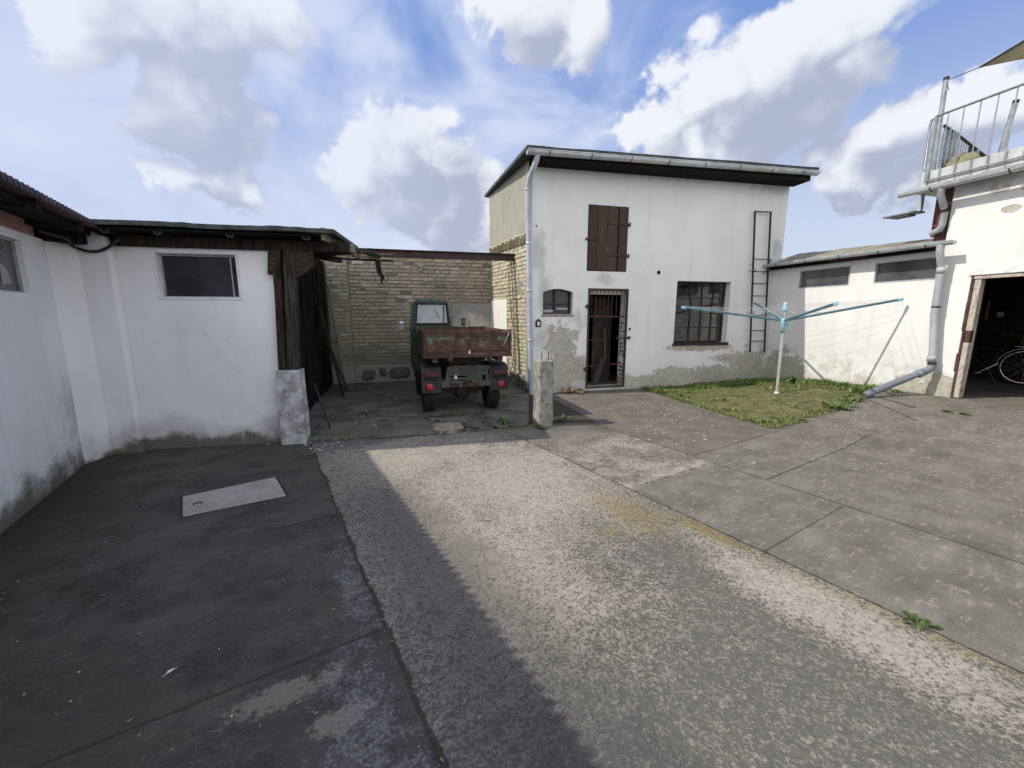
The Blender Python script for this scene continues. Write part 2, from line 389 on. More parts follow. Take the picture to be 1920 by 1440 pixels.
MT['sail'] = simple('sand_coloured_sail', (.42,.37,.22), (.50,.44,.28), 6, .9)
MT['bundle'] = simple('olive_cover', (.16,.155,.085), (.24,.23,.13), 6, .9)
MT['dark_green_screen'] = simple('dark_green_screen', (.012,.022,.018), (.025,.038,.032), 8, .85)
MT['green_bag'] = simple('green_bag_cloth', (.012,.06,.016), (.03,.13,.035), 5, .8)
MT['orange_box'] = simple('orange_red_box', (.36,.10,.04), (.46,.15,.07), 6, .6)
MT['curtain'] = simple('greyed_curtain', (.30,.29,.28), (.42,.41,.39), 3, .9, stretch=(12,12,1))
MT['cable'] = simple('dark_cable', (.02,.02,.03), (.035,.035,.045), 9, .6)
MT['brown_cable'] = simple('brown_cable', (.11,.08,.04), (.17,.125,.07), 9, .7)
MT['cloth_black'] = simple('torn_black_felt', (.008,.008,.008), (.02,.02,.019), 12, .95)
MT['stone_dark'] = simple('dark_field_stone', (.075,.072,.068), (.15,.142,.13), 8, .95, bump=1, dist=.03)
MT['cover'] = simple('pale_concrete_cover', (.36,.325,.265), (.45,.41,.345), 3, .92, spots=(.24,.19,.15), spot_amt=.35, bump=.3)
MT['crumble'] = simple('crumbled_concrete', (.22,.185,.14), (.36,.31,.245), 16, .95, bump=1, dist=.03)
MT['feather'] = simple('white_down', (.7,.7,.7), (.8,.8,.8), 9, .8)
MT['petal'] = simple('pale_petals', (.55,.54,.50), (.75,.74,.70), 9, .8)
m = Mat('weed_leaf'); i = m.island(); MT['leaf'] = m.done(m.mix(i, (.032,.062,.014), (.10,.15,.038)), .6, spec=.3)
m = Mat('dark_leaf'); i = m.island(); MT['leaf_dark'] = m.done(m.mix(i, (.018,.034,.012), (.05,.075,.028)), .6, spec=.3)
m = Mat('dry_stem'); i = m.island(); MT['dry'] = m.done(m.mix(i, (.25,.17,.08), (.38,.28,.14)), .8)
m = Mat('clear_dusty_pane')
g = m.new('ShaderNodeBsdfGlossy'); g.inputs['Roughness'].default_value = .04; g.inputs['Color'].default_value = (.8,.8,.8,1)
t = m.new('ShaderNodeBsdfTransparent'); t.inputs[0].default_value = (.62,.62,.62,1)
fz = m.new('ShaderNodeFresnel'); fz.inputs[0].default_value = 1.5
dfs = m.new('ShaderNodeBsdfDiffuse'); dfs.inputs[0].default_value = (.10,.10,.10,1)
m1 = m.new('ShaderNodeMixShader'); m2 = m.new('ShaderNodeMixShader')
m.link(fz.outputs[0], m1.inputs[0]); m.link(t.outputs[0], m1.inputs[1]); m.link(g.outputs[0], m1.inputs[2])
m.link(m.noise(5,4).step(.4,.75)*.35, m2.inputs[0]); m.link(m1.outputs[0], m2.inputs[1]); m.link(dfs.outputs[0], m2.inputs[2]); m.link(m2.outputs[0], m.out.inputs[0])
MT['clearpane'] = m.m

# ---- the yard's concrete, by slab (E across the slabs, D along them)
def yard_material():
    m = Mat('yard_concrete'); x, y, z = m.xyz()
    big = m.noise(.55, 4, .6); mid = m.noise(2.6, 5, .62); fin = m.noise(13, 5, .68); gr = m.noise(75, 3, .6)
    jit = (fin-.5)*.05 + (mid-.5)*.05
    E = x*.85 + y*.527; D = y*.85 - x*.527
    Ej = E + jit*.7; Dj = D + jit*.7
    inA = Ej.step(.425, .415); inB = inA.inv()*Ej.step(2.815, 2.79); inC = Ej.step(2.79, 2.815)*Ej.step(4.11, 4.09); inD = Ej.step(4.09, 4.11)
    peb, pc = m.vor(62, col=True); peb2 = m.vor(34, vec=m.vadd(m.P, (3,1,0)))
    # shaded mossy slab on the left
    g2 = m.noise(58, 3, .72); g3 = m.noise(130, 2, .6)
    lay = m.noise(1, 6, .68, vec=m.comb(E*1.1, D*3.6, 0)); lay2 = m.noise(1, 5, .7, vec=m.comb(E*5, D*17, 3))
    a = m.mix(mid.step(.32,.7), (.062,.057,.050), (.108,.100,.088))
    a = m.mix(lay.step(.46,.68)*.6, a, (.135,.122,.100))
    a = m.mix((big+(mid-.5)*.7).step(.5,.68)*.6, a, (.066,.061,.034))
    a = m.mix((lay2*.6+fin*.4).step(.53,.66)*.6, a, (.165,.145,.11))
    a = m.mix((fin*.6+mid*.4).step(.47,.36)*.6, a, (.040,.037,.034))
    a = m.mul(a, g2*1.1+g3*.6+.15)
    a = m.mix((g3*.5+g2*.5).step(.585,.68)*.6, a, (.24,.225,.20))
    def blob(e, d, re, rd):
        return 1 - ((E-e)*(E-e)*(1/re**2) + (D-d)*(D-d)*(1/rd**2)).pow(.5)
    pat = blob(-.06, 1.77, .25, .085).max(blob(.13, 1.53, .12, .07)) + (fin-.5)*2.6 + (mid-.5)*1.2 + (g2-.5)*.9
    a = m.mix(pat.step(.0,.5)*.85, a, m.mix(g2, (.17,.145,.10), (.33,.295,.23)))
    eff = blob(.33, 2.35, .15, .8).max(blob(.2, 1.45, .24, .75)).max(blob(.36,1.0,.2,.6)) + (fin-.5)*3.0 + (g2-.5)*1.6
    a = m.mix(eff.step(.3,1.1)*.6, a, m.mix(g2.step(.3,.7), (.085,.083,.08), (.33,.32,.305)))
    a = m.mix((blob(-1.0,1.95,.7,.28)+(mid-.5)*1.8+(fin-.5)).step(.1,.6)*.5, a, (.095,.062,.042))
    # rough exposed aggregate strip
    light = blob(1.9, 3.2, 1.3, 1.3).max(blob(2.52, .85, .26, .9)*1.1).max(blob(1.3,4.3,1.3,1.0)*.9).max(blob(1.1,2.3,.8,1.2)*.8)
    dark = blob(1.4,.75,.95,.7).max(blob(2.25,1.55,.36,.34)*1.0)
    lv = (light*.9 - dark.max(0)*.55 + (mid-.5)*.9 + (big-.5)*.5).step(-.6, .75)
    ag = g2*.55 + g3*.35 + fin*.32 + peb*.12 + (pc-.5)*.10 - .70
    b = m.mix((ag + lv*.18 - .04).step(-.09, .115), (.092,.087,.078), m.mix(mid, (.32,.288,.243), (.43,.392,.335)))
    b = m.mul(b, pc*.3+.85)
    b = m.mix(lv.inv()*.38, b, (.19,.182,.165))
    b = m.mix((fin*.5+g2*.5).step(.40,.28)*.7, b, (.055,.052,.046))
    och = blob(2.48, 2.12, .36, .6).max(blob(2.72,1.5,.16,.8)).max(blob(2.1,2.0,.4,.25)*.8).max(blob(2.74,.3,.1,1.6)*.6) + (fin-.5)*1.7 + (mid-.5)*1.5
    b = m.mix(och.step(.1,1.0)*.6, b, m.mix(g2.step(.3,.7), (.13,.09,.035), (.36,.25,.09)))
    b = m.mix((blob(.85,1.8,.5,2.6)+(mid-.5)*1.2).step(-.1,.7)*.62, b, (.078,.076,.074))  # deepens the outbuilding's cast shadow: shade painted into the slab colour
    # lighter aggregate field next to the post
    c1 = m.mix((ag + .03+(mid-.5)*.5).step(-.10,.13), (.12,.11,.10), m.mix(mid, (.33,.30,.255), (.43,.395,.34)))
    c1 = m.mix((D+(mid-.5)*.9).step(3.3,4.3)*.6, c1, (.14,.13,.12))
    rim = (D+(mid-.5)*.12 - 2.5).abs().step(.08,.02)*(fin.step(.35,.6))
    c1 = m.mix(rim*.45, c1, (.42,.40,.37))
    # smooth trowelled concrete
    sm = m.noise(1, 6, .65, vec=m.comb(E*2.2, D*5.5, 0)); sm2 = m.noise(1, 5, .7, vec=m.comb(E*7, D*26, 5))
    c2 = m.mix(mid.step(.3,.72), (.115,.107,.092), (.175,.164,.143)); c2 = m.mix(sm.step(.48,.72)*.5, c2, (.23,.217,.19))
    c2 = m.mix(sm.step(.48,.3)*.35, c2, (.115,.105,.088)); c2 = m.mix((sm2*.6+fin*.4).step(.52,.62)*.6, c2, (.31,.283,.23)); c2 = m.mul(c2, g2*.8+g3*.5+.35)
    c2 = m.mix((big+(mid-.5)*.5).step(.56,.72)*.2, c2, (.17,.155,.12))
    # dark slab in front of the workshop
    c3 = m.mix(mid.step(.3,.7), (.11,.098,.086), (.165,.148,.128)); c3 = m.mix(fin.step(.56,.7)*.45, c3, (.24,.222,.195)); c3 = m.mul(c3, g2*.8+g3*.5+.35)
    north = Dj.step(2.65, 2.69)
    dd_ = m.mix(north*(Ej.step(7.4,6.6)), c2, c3)
    cc = m.mix((D+(mid-.5)*.1+(fin-.5)*.06).step(2.38,2.47), c2, c1)
    cc = m.mix(((E-3.45)*.8+(D-4.2)+(mid-.5)*.5).step(-.1,.25)*Dj.step(2.5,2.6), cc, c3)
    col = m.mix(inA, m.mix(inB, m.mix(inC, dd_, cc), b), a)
    # strip of old concrete in front of the truck bay
    col = m.mix((D+ (E-.4)*-.03+(mid-.5)*.25).step(5.0,5.12)*Ej.step(2.9,2.6)*Ej.step(.25,.6), col, m.mix(fin, (.10,.098,.09), (.24,.235,.22)))
    # moss creeping in from the walls on the shaded side
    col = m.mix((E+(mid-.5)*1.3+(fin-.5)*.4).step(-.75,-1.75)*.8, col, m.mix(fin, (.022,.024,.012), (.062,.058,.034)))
    # darker wedge of ground between post and workshop slab
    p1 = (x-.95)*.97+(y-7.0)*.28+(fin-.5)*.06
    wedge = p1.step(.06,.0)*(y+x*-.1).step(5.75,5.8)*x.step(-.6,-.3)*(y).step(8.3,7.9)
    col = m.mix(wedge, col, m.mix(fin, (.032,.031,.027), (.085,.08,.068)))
    # tyre and damp marks, then an overall dusty warm tone
    tr = m.noise(1, 4, .6, vec=m.comb(E*1.6, D*.35, 8)); col = m.mix(tr.step(.52,.68)*.28*inA.inv(), col, m.mul(col, .55))
    tn = m.new('ShaderNodeVectorMath'); tn.operation = 'MULTIPLY'; m.link(col, tn.inputs[0]); tn.inputs[1].default_value = (1.0,.98,.935); col = m.mix(inA*.7, V(m.nt, tn.outputs[0]), col)
    # joints
    def joint(v, w, keep):
        return (v.abs() + (fin-.5)*.02 + (mid-.5)*.012).step(w, w*.35)*keep
    J = joint(E-.42+(mid-.5)*.07+(fin-.5)*.03, .015, D.step(6,5.9)); J = J.max(joint(E-2.80+(fin-.5)*.03, .011, D.step(4.5,4.4))); J = J.max(joint(E-4.1, .011, D.step(5,4.9)))
    J = J.max(joint(D-1.92, .012, inA)*.8); J = J.max(joint(D-4.87, .010, inA)); J = J.max(joint(D-3.35, .011, inA*E.step(-.2,.0)))
    J = J.max(joint(D-2.67, .010, inD*E.step(6.6,6.0))); J = J.max(joint(D-1.87, .011, inD*E.step(7.0,6.3))); J = J.max(joint(D-1.24, .007, inC)*.8); J = J.max(joint(D-2.43,.008,inC)*.6)
    J = J.max(joint((x-5.57)*.97-(y-5.52)*.22, .016, (y-5.35).step(-.05,.0)*y.step(6.6,6.4)))   # dark line from the pipe's mouth
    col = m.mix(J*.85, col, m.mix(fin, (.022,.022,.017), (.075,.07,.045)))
    h = inB.max(inC*Dj.step(2.41,2.44))*(ag*1.9) + inA*(g2-.5)*.6 + fin*.4 + g2*.25 - J*1.1
    br = ((D*62)+(fin-.5)*4).sin()*.16*inB*(E+(mid-.5)).step(1.5,.7)
    return m.done(col, .9, h+br, .75, .012, spec=.2)
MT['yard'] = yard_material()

def bay_material():
    m = Mat('cracked_bay_slab'); mid = m.noise(2.6,5,.62); fin = m.noise(14,5,.66); x, y, z = m.xyz(); big = m.noise(.8,3)
    c = m.mix(mid.step(.3,.7), (.10,.096,.08), (.20,.19,.16)); c = m.mix(big.step(.42,.66)*.55, c, (.10,.095,.05)); c = m.mix(fin.step(.58,.7)*.45, c, (.23,.22,.19))
    c = m.mix(m.noise(1,5,.65,vec=m.scale(m.P,(1.2,4.2,1))).step(.6,.7)*.7, c, (.035,.034,.036))
    c = m.mix((y-x*.25+(mid-.5)*.4).step(8.6,9.2)*.5, c, (.055,.05,.04))
    e = m.vor(.62, vec=m.vadd(m.P, m.comb((mid-.5)*1.1,(fin-.5)*.5,0)), feature='DISTANCE_TO_EDGE')
    c = m.mul(c, m.noise(48,3,.7)*.9+.55); c = m.mix(e.step(.010,.003)*.9, c, (.016,.016,.012))
    return m.done(c, .92, fin+mid-e.step(.016,.004)*1.5, .7, .014, spec=.2)
MT['bay'] = bay_material()
m = Mat('lawn_soil'); n = m.noise(6,5,.65); MT['soil'] = m.done(m.mix(n.step(.35,.65), (.07,.075,.028), (.145,.135,.055)), .95, n, .8, .02)
m = Mat('grass_blades'); i = m.island(); n = m.noise(1.7,4,.6); f = m.noise(6,3)
dryc = m.mix(i, (.22,.195,.075), (.38,.335,.15)); grc = m.mix(i, (.075,.12,.028), (.165,.225,.062))
d = m.dist(m.scale(m.P,(1,1,0)), (4.25,6.75,0)); MT['grass'] = m.done(m.mix((d*-.62+(n-.5)*2.4+(f-.5)*2.2+(i-.5)*1.7).step(-.65,.55), grc, dryc), .7, spec=.25)

# ================================================================== GROUND
def sheet(name, mat, x0, x1, y0, y1, n, far=True):
    mb = MB(); xs = [x0+(x1-x0)*i/n for i in range(n+1)]; ys = [y0+(y1-y0)*i/n for i in range(n+1)]
    if far: xs = [-400,-60]+xs+[60,400]; ys = [-400,-60]+ys+[60,400]
    k = len(ys)
    mb.add([(x, y, hz(min(max(x,x0),x1), min(max(y,y0),y1))) for x in xs for y in ys], [(i*k+j,(i+1)*k+j,(i+1)*k+j+1,i*k+j+1) for i in range(len(xs)-1) for j in range(k-1)], True)
    return struct(mb.build(name, mat))
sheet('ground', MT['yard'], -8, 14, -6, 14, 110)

# cracked concrete floor of the truck bay, one step above the yard, with a broken front edge
edge = [(-2.62,4.97),(-2.3,4.99),(-2.0,5.09),(-1.7,5.12),(-1.35,5.22),(-1.0,5.27),(-.75,5.38),(-.45,5.45),(-.1,5.60),(.22,5.70),(.26,5.86)]
q = random.Random(3); fe = []
for (ax, ay), (bx, by) in zip(edge, edge[1:]):
    for k in range(7):
        t = k/7; fe.append((ax+(bx-ax)*t+q.uniform(-.012,.012), ay+(by-ay)*t+q.uniform(-.018,.018)))
poly = fe+[(.34,8.1),(-.5,10.0),(-4.2,9.3),(-3.0,5.1)]
mb = MB(); mb.prism([(px, py, -.02) for px, py in poly], (0,0,.066)); struct(mb.build('bay_floor', MT['bay'], bevel=.012))
mb = MB(); q = random.Random(13)  # thin dark strip along the bay's front edge
for (ax, ay), (bx_, by) in zip(fe, fe[1:]):
    w = q.uniform(.006,.028); mb.add([(ax,ay+.03,.004),(ax,ay-w,.005),(bx_,by-w,.005),(bx_,by+.03,.004)], [(0,1,2,3)])
struct(mb.build('dark_seam', simple('dark_joint', (.014,.014,.010), (.035,.034,.022), 20, .95)))

# lawn: soil sheet following the slope, then blades
LP = [(2.80,8.62),(3.66,5.48),(5.80,6.46),(6.62,7.0),(5.98,9.4)]
def inside(x, y, P):
    c = False; n = len(P)
    for i in range(n):
        (ax, ay), (bx, by) = P[i], P[(i+1) % n]
        if (ay > y) != (by > y) and x < (bx-ax)*(y-ay)/(by-ay)+ax: c = not c
    return c
def edge_dist(x, y, P):
    best = 9
    for i in range(len(P)):
        a = Vector(P[i]); b = Vector(P[(i+1) % len(P)]); t = max(0, min(1, (Vector((x,y))-a).dot(b-a)/(b-a).length_squared)); best = min(best, (Vector((x,y))-a-(b-a)*t).length)
    return best
mb = MB(); N = 46
pts = {}
for i in range(N+1):
    for j in range(N+1):
        x = 2.6+4.2*i/N; y = 5.3+4.3*j/N
        if inside(x, y, LP): pts[i, j] = len(mb.v); mb.v.append(on(x, y, .006+min(edge_dist(x,y,LP)*.12,.035)+.01*mnoise.noise(Vector((x*4,y*4,0)))))
for (i, j) in list(pts):
    if all(k in pts for k in ((i+1,j),(i,j+1),(i+1,j+1))): mb.f.append([pts[i,j],pts[i+1,j],pts[i+1,j+1],pts[i,j+1]]); mb.sm.append(True)
o = struct(mb.build('lawn', MT['soil']))

def blade(mb, p, h, w, lean, az):
    d = Vector((math.cos(az), math.sin(az), 0)); s = Vector((-d.y, d.x, 0))*w/2
    m1 = p+d*lean*.35*h+Vector((0,0,h*.6)); tip = p+d*lean*h+Vector((0,0,h))
    mb.add([p-s, p+s, m1+s*.7, m1-s*.7, tip], [(0,1,2,3),(3,2,4)])
mb = MB(); q = random.Random(11); n = 0
while n < 24000:
    x = q.uniform(2.6,6.75); y = q.uniform(5.35,9.5)
    jx = mnoise.noise(Vector((x*5,y*5,9)))*.10; jy = mnoise.noise(Vector((x*5,y*5,2)))*.10
    if not inside(x+jx, y+jy, LP): continue
    if mnoise.noise(Vector((x*3.1,y*3.1,7))) < -.28 and q.random() < .75: continue
    e = edge_dist(x, y, LP); v = mnoise.noise(Vector((x*1.3, y*1.3, 4)))
    dry = math.hypot(x-4.25, y-6.75) < 1.5+v*.8
    if dry and q.random() < .35: continue
    p = on(x, y, .01); h = q.uniform(.025,.06) if dry else q.uniform(.035,.09)*(1+v*.5+.9*max(0,mnoise.noise(Vector((x*4.5,y*4.5,3)))))
    if e < .1: h *= .8
    p.z -= .004
    blade(mb, p, h, q.uniform(.007,.017), q.uniform(.3,1.5), q.uniform(0, 2*PI)); n += 1
q = random.Random(77)     # broad leaved ground weeds mixed into the sward
for c_ in range(70):
    while True:
        x = q.uniform(2.8,6.6); y = q.uniform(5.5,9.3)
        if inside(x, y, LP) and (math.hypot(x-4.25, y-6.75) > 1.0 or q.random() < .2): break
    for k in range(q.randint(6,14)):
        az = q.uniform(0,2*PI); L = q.uniform(.04,.10); w = L*.4; d = Vector((math.cos(az), math.sin(az), 0)); sd_ = Vector((-d.y,d.x,0)); b = on(x+q.uniform(-.06,.06), y+q.uniform(-.06,.06), .02); up_ = Vector((0,0,L*q.uniform(.2,.9)))
        mb.add([b, b+d*L*.5+sd_*w/2+up_*.8, b+d*L+up_, b+d*L*.5-sd_*w/2+up_*.8], [(0,1,2,3)])
o = mb.build('grass', MT['grass']); o['kind'] = 'stuff'

def leafy(name, label, x, y, n, size, mat='leaf', group=None, h=None, seed=0, up=.5, spread=.05, cat='weed'):
    q = random.Random(seed+int(x*100)); p0 = on(x, y, 0) if h is None else Vector((x, y, h)); mb = MB()
    for i in range(n):
        az = q.uniform(0, 2*PI); L = size*q.uniform(.55,1.15); w = L*q.uniform(.22,.34); el = q.uniform(.1,1)*up
        d = Vector((math.cos(az), math.sin(az), 0)); s = Vector((-d.y, d.x, 0)); b = p0+d*q.uniform(0,spread)+Vector((q.uniform(-1,1),q.uniform(-1,1),0))*spread*.6
        P = lambda t, k: b+d*L*t+s*k+Vector((0,0,.006+L*el*1.6*t*(1.25-t)+abs(k)*.25))
        mb.add([P(0,0), P(.35,w/2), P(.75,w*.42), P(1.08,0), P(.75,-w*.42), P(.35,-w/2), P(.38,0), P(.75,0)], [(0,6,1),(1,6,7,2),(2,7,3),(0,5,6),(5,4,7,6),(4,3,7)])
    o = mb.build(name, MT[mat], loc=tuple(p0)); return tag(o, label, cat, group)
leafy('weed', 'green weed sprouting at the foot of the concrete post', .44, 5.60, 26, .11, seed=1)
leafy('weed', 'tall thin weed growing on the bay floor edge beside the truck', -.10, 5.68, 20, .15, up=1.3, spread=.03, seed=2)
leafy('weed', 'small leafy weed on the dark ground right of the concrete post', .78, 6.02, 22, .12, up=.9, seed=3)
leafy('weed', 'lone weed in the concrete joint of the open yard', 2.13, 1.87, 26, .062, up=.7, spread=.03, seed=4)
leafy('weed', 'broad leaved weed at the lawn corner towards the garage', 5.12, 6.22, 26, .20, up=.5, seed=5)
leafy('weed', 'leafy weed in the dry grass near the clothesline foot', 4.70, 6.85, 16, .13, up=.5, seed=6)
leafy('weed', 'big leaved weed behind the clothesline below the shaded annex wall', 5.85, 8.05, 30, .26, up=.7, spread=.2, seed=7)
leafy('weed', 'weed tuft below the sunlit annex wall where the shadow ends', 6.12, 7.45, 30, .24, up=.7, spread=.16, seed=8)
leafy('weed', 'weed strip between annex wall and the slanting drain pipe', 6.50, 6.80, 34, .14, up=.6, spread=.22, seed=9)
leafy('weed', 'wilted weed lying flat on the concrete before the garage', 6.12, 5.42, 12, .13, up=.2, spread=.06, seed=10)
leafy('dry_weed', 'dry brown grass tuft left of the barred door sill', 1.30, 8.27, 60, .16, mat='dry', up=1.3, spread=.14, seed=11)
for k, (x, y, lab) in enumerate([(5.75,9.18,'dark ivy clump in the corner of workshop and annex'),(6.0,8.7,'dark ivy clump at the annex wall next to the corner'),(5.2,9.2,'dark creeping plant at the workshop wall under the ladder'),(4.35,9.0,'dark creeping plant at the workshop wall below the large window')]):
    leafy('ivy', lab, x, y, 90, .09, mat='leaf_dark', up=1.0, spread=.32, seed=20+k, cat='ivy')

# fallen petals and pale flecks nobody could count
mb = MB(); q = random.Random(5)
def fleck(x, y, r, h=.004):
    n = q.randint(5,7); a0 = q.uniform(0,6); mb.add([Vector((x,y,h+hz(x,y)))+Vector((math.cos(a0+2*PI*i/n)*r*q.uniform(.6,1.2), math.sin(a0+2*PI*i/n)*r*q.uniform(.5,1), q.uniform(0,.004))) for i in range(n)], [tuple(range(n))])
for i in range(90):
    fleck(q.gauss(2.5,.4), q.gauss(6.4,.6), q.uniform(.005,.02))
for i in range(60): fleck(q.uniform(.9,4.2), q.uniform(4.0,6.8), q.uniform(.005,.014))
for i in range(40): fleck(q.gauss(2.05,.3), q.gauss(5.3,.3), q.uniform(.007,.018))
for i in range(26): fleck(q.gauss(-2.3,.25), q.gauss(4.75,.14), q.uniform(.008,.025))
for i in range(60): fleck(q.uniform(-3.6,-.3), q.uniform(1.3,4.3), q.uniform(.002,.006))
for i in range(16): fleck(q.uniform(-2.5,-1.5), q.uniform(5.2,8.6), q.uniform(.01,.03), .052)
o = mb.build('petals', MT['petal']); o['kind'] = 'stuff'
mb = MB(); q = random.Random(41)
for i in range(900):
    r_ = q.random()
    if r_ < .68: x, y = q.uniform(-3.9,.0), q.uniform(.9,4.6)
    elif r_ < .84:
        e = q.gauss(.42,.08); d = q.uniform(.3,5); p_ = ED(e, d); x, y = p_.x, p_.y
    else:
        e = q.gauss(2.8,.06); d = q.uniform(.1,4.3); p_ = ED(e, d); x, y = p_.x, p_.y
    a0 = q.uniform(0,PI); L = q.uniform(.006,.03); w = L*q.uniform(.12,.5); d = Vector((math.cos(a0), math.sin(a0), 0)); n_ = Vector((-d.y,d.x,0)); b = on(x, y, .004)
    mb.add([b-d*L/2, b+n_*w/2+Vector((0,0,q.uniform(0,.006))), b+d*L/2+Vector((0,0,q.uniform(0,.008))), b-n_*w/2], [(0,1,2,3)])
m = Mat('dry_litter'); i = m.island(); o = mb.build('litter', m.done(m.mix(i, (.06,.045,.03), (.30,.25,.17)), .9)); o['kind'] = 'stuff'
mb = MB(); fx, fy = -1.55, 1.58
mb.bar((fx-.012,fy-.025,.006), (fx+.016,fy+.022,.010), .0015, .0015)
for sg in (-1,1): mb.add([(fx-.006,fy-.012,.006),(fx-.002+sg*.008,fy-.002-sg*.004,.010),(fx+.008+sg*.005,fy+.008-sg*.003,.012),(fx+.012,fy+.017,.011)], [(0,1,2,3)])
tag(mb.build('feather', MT['feather'], loc=(fx,fy,0)), 'small white feather on the dark concrete', 'feather')

# concrete inspection cover
mb = MB(); mb.prism([(-2.93,3.37,-.02),(-2.36,3.81,-.02),(-2.02,3.39,-.02),(-2.64,3.01,-.02)], (0,0,.028))
cov = mb.build('inspection_cover', MT['cover'], loc=(-2.5,3.4,0), bevel=.006); tag(cov, 'pale rectangular concrete cover let into the dark yard slab', 'cover')
mb = MB(); cp = [Vector(p) for p in ((-2.93,3.37,.003),(-2.36,3.81,.003),(-2.02,3.39,.003),(-2.64,3.01,.003))]; cc_ = sum(cp, Vector())/4
for a, b in zip(cp, cp[1:]+cp[:1]):
    oa, ob = a+(a-cc_)*.05, b+(b-cc_)*.05; mb.add([a, b, ob, oa], [(0,1,2,3)])
mb.build('frame', MT['dark_iron'], cov)
mb = MB(); mb.tube([(-2.70,3.20,.008),(-2.70,3.20,.022),(-2.655,3.235,.022),(-2.655,3.235,.008)], .005, 6); mb.build('handle', MT['rust'], cov)

# lump of broken concrete at the edge of the bay
mb = MB(); q = random.Random(8); ring = []
c0 = Vector((-.93,5.46,0)); NN = 18
for lv, (rr, zz) in enumerate([(1,.0),(.97,.05),(.8,.085),(.4,.10)]):
    for k in range(NN):
        a = 2*PI*k/NN; w = 1+.13*math.sin(3*a+1)+q.uniform(-.07,.07)
        ring.append(c0+Vector((math.cos(a)*.23*rr*w, math.sin(a)*.17*rr*w, zz+q.uniform(-.012,.012)*(lv>0))))
vs = ring+[c0+Vector((0,0,.098))]; fs = [(i*NN+k, i*NN+(k+1)%NN, (i+1)*NN+(k+1)%NN, (i+1)*NN+k) for i in range(3) for k in range(NN)]+[(3*NN+k, 3*NN+(k+1)%NN, 4*NN) for k in range(NN)]
mb.add(vs, fs, False); tag(mb.build('concrete_lump', MT['crumble'], loc=tuple(c0)), 'crumbly lump of old concrete at the bay step behind the truck', 'rubble')

# ================================================================== WORKSHOP (tall white building)
W = thing('workshop', 'tall white rendered workshop with barred door, loft hatch and tan brick gable', 'building', tuple(FM(2.9,-1,0)))
SR = 5.92
ztop = lambda s: 4.37+.012*s
DOOR = (1.15, 2.06, .06, 2.13); WIN = (3.22, 4.60, .94, 2.32); SWN = (.18, .82, 1.61, 2.12); HAT = (1.10, 1.985, 2.47, 3.74)
w_ = wall_mb(FM, -.1, SR, -.1, 4.37, [DOOR, WIN, SWN, HAT], t=.32, top=ztop); weld(w_.build('wall', MT['facade'], W))
# arched head of the small window
mb = MB(); n = 10; s0, s1, zs, zt = SWN[0], SWN[1], 2.045, 2.12
arc = [(s0+(s1-s0)*k/n, zs+.065*math.sin(PI*k/n)) for k in range(n+1)]
for (a, za), (b, zb) in zip(arc, arc[1:]): mb.hexa([FM(a,0,za),FM(b,0,zb),FM(b,-.2,zb),FM(a,-.2,za),FM(a,0,zt),FM(b,0,zt),FM(b,-.2,zt),FM(a,-.2,zt)])
mb.build('window_arch', MT['facade'], W)
# other outer walls, floor (right wall, back wall) and the dark room
rightback = FM(SR, -4.2, 0); 
mb = MB()
mb.prism([FM(SR-.25,-.32,-.1), FM(SR,-.32,-.1), FM(SR,-4.2,-.1), FM(SR-.25,-4.2,-.1)], (0,0,4.38))
mb.prism([FM(SR-.25,-4.2,-.1), FM(SR-.25,-4.0,-.1), Vector((-.40,10.0,-.1)), Vector((-.46,10.15,-.1))], (0,0,4.25))
mb.build('rear_wall', MT['facade'], W)
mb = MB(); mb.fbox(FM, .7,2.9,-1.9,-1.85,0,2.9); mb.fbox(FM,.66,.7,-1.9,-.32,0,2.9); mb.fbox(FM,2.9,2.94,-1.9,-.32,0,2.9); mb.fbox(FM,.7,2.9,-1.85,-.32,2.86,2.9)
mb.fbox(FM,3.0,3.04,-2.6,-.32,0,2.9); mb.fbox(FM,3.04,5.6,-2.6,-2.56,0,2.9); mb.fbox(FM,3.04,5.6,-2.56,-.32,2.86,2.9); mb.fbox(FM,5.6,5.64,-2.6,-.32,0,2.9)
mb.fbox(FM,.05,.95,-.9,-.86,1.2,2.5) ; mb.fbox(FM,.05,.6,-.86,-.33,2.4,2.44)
mb.build('inner_wall', MT['shade_black'], W)
mb = MB(); mb.fbox(FM,1.60,2.06,-.72,-.68,.06,1.98); mb.fbox(FM,1.15,1.60,-1.05,-1.01,.06,1.45); mb.build('inner_partition', simple('old_brown_boarding', (.030,.022,.018), (.075,.058,.048), 5, .9, stretch=(7,7,1.2)), W)
mb = MB(); mb.fbox(FM,.7,2.9,-1.85,-.02,-.05,.055); mb.build('doorstep', MT['bay'], W)
# gable side: brick below, cement board above, plaster panel, rubble plinth
SB = GL
gw = MB(); gw.fbox(FG, 0, SB-.02, -.25, 0, -.1, 3.12); gw.build('gable_backing', MT['mortar'], W)
hole = lambda s, z: (abs(s-(SB-.42))<.045 and 2.02<z<2.42)
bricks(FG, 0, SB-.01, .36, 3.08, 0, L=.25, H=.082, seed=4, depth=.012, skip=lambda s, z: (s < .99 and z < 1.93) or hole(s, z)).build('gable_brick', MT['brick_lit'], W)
mb = MB(); mb.fbox(FG, -.02, .97, 0, .03, .0, 1.93); mb.build('plaster_panel', MT['panel_white'], W, bevel=.01)
mb = MB(); mb.fbox(FG, .98, SB-.02, 0, .05, -.1, .36); mb.build('gable_plinth', MT['rubble'], W, bevel=.02)
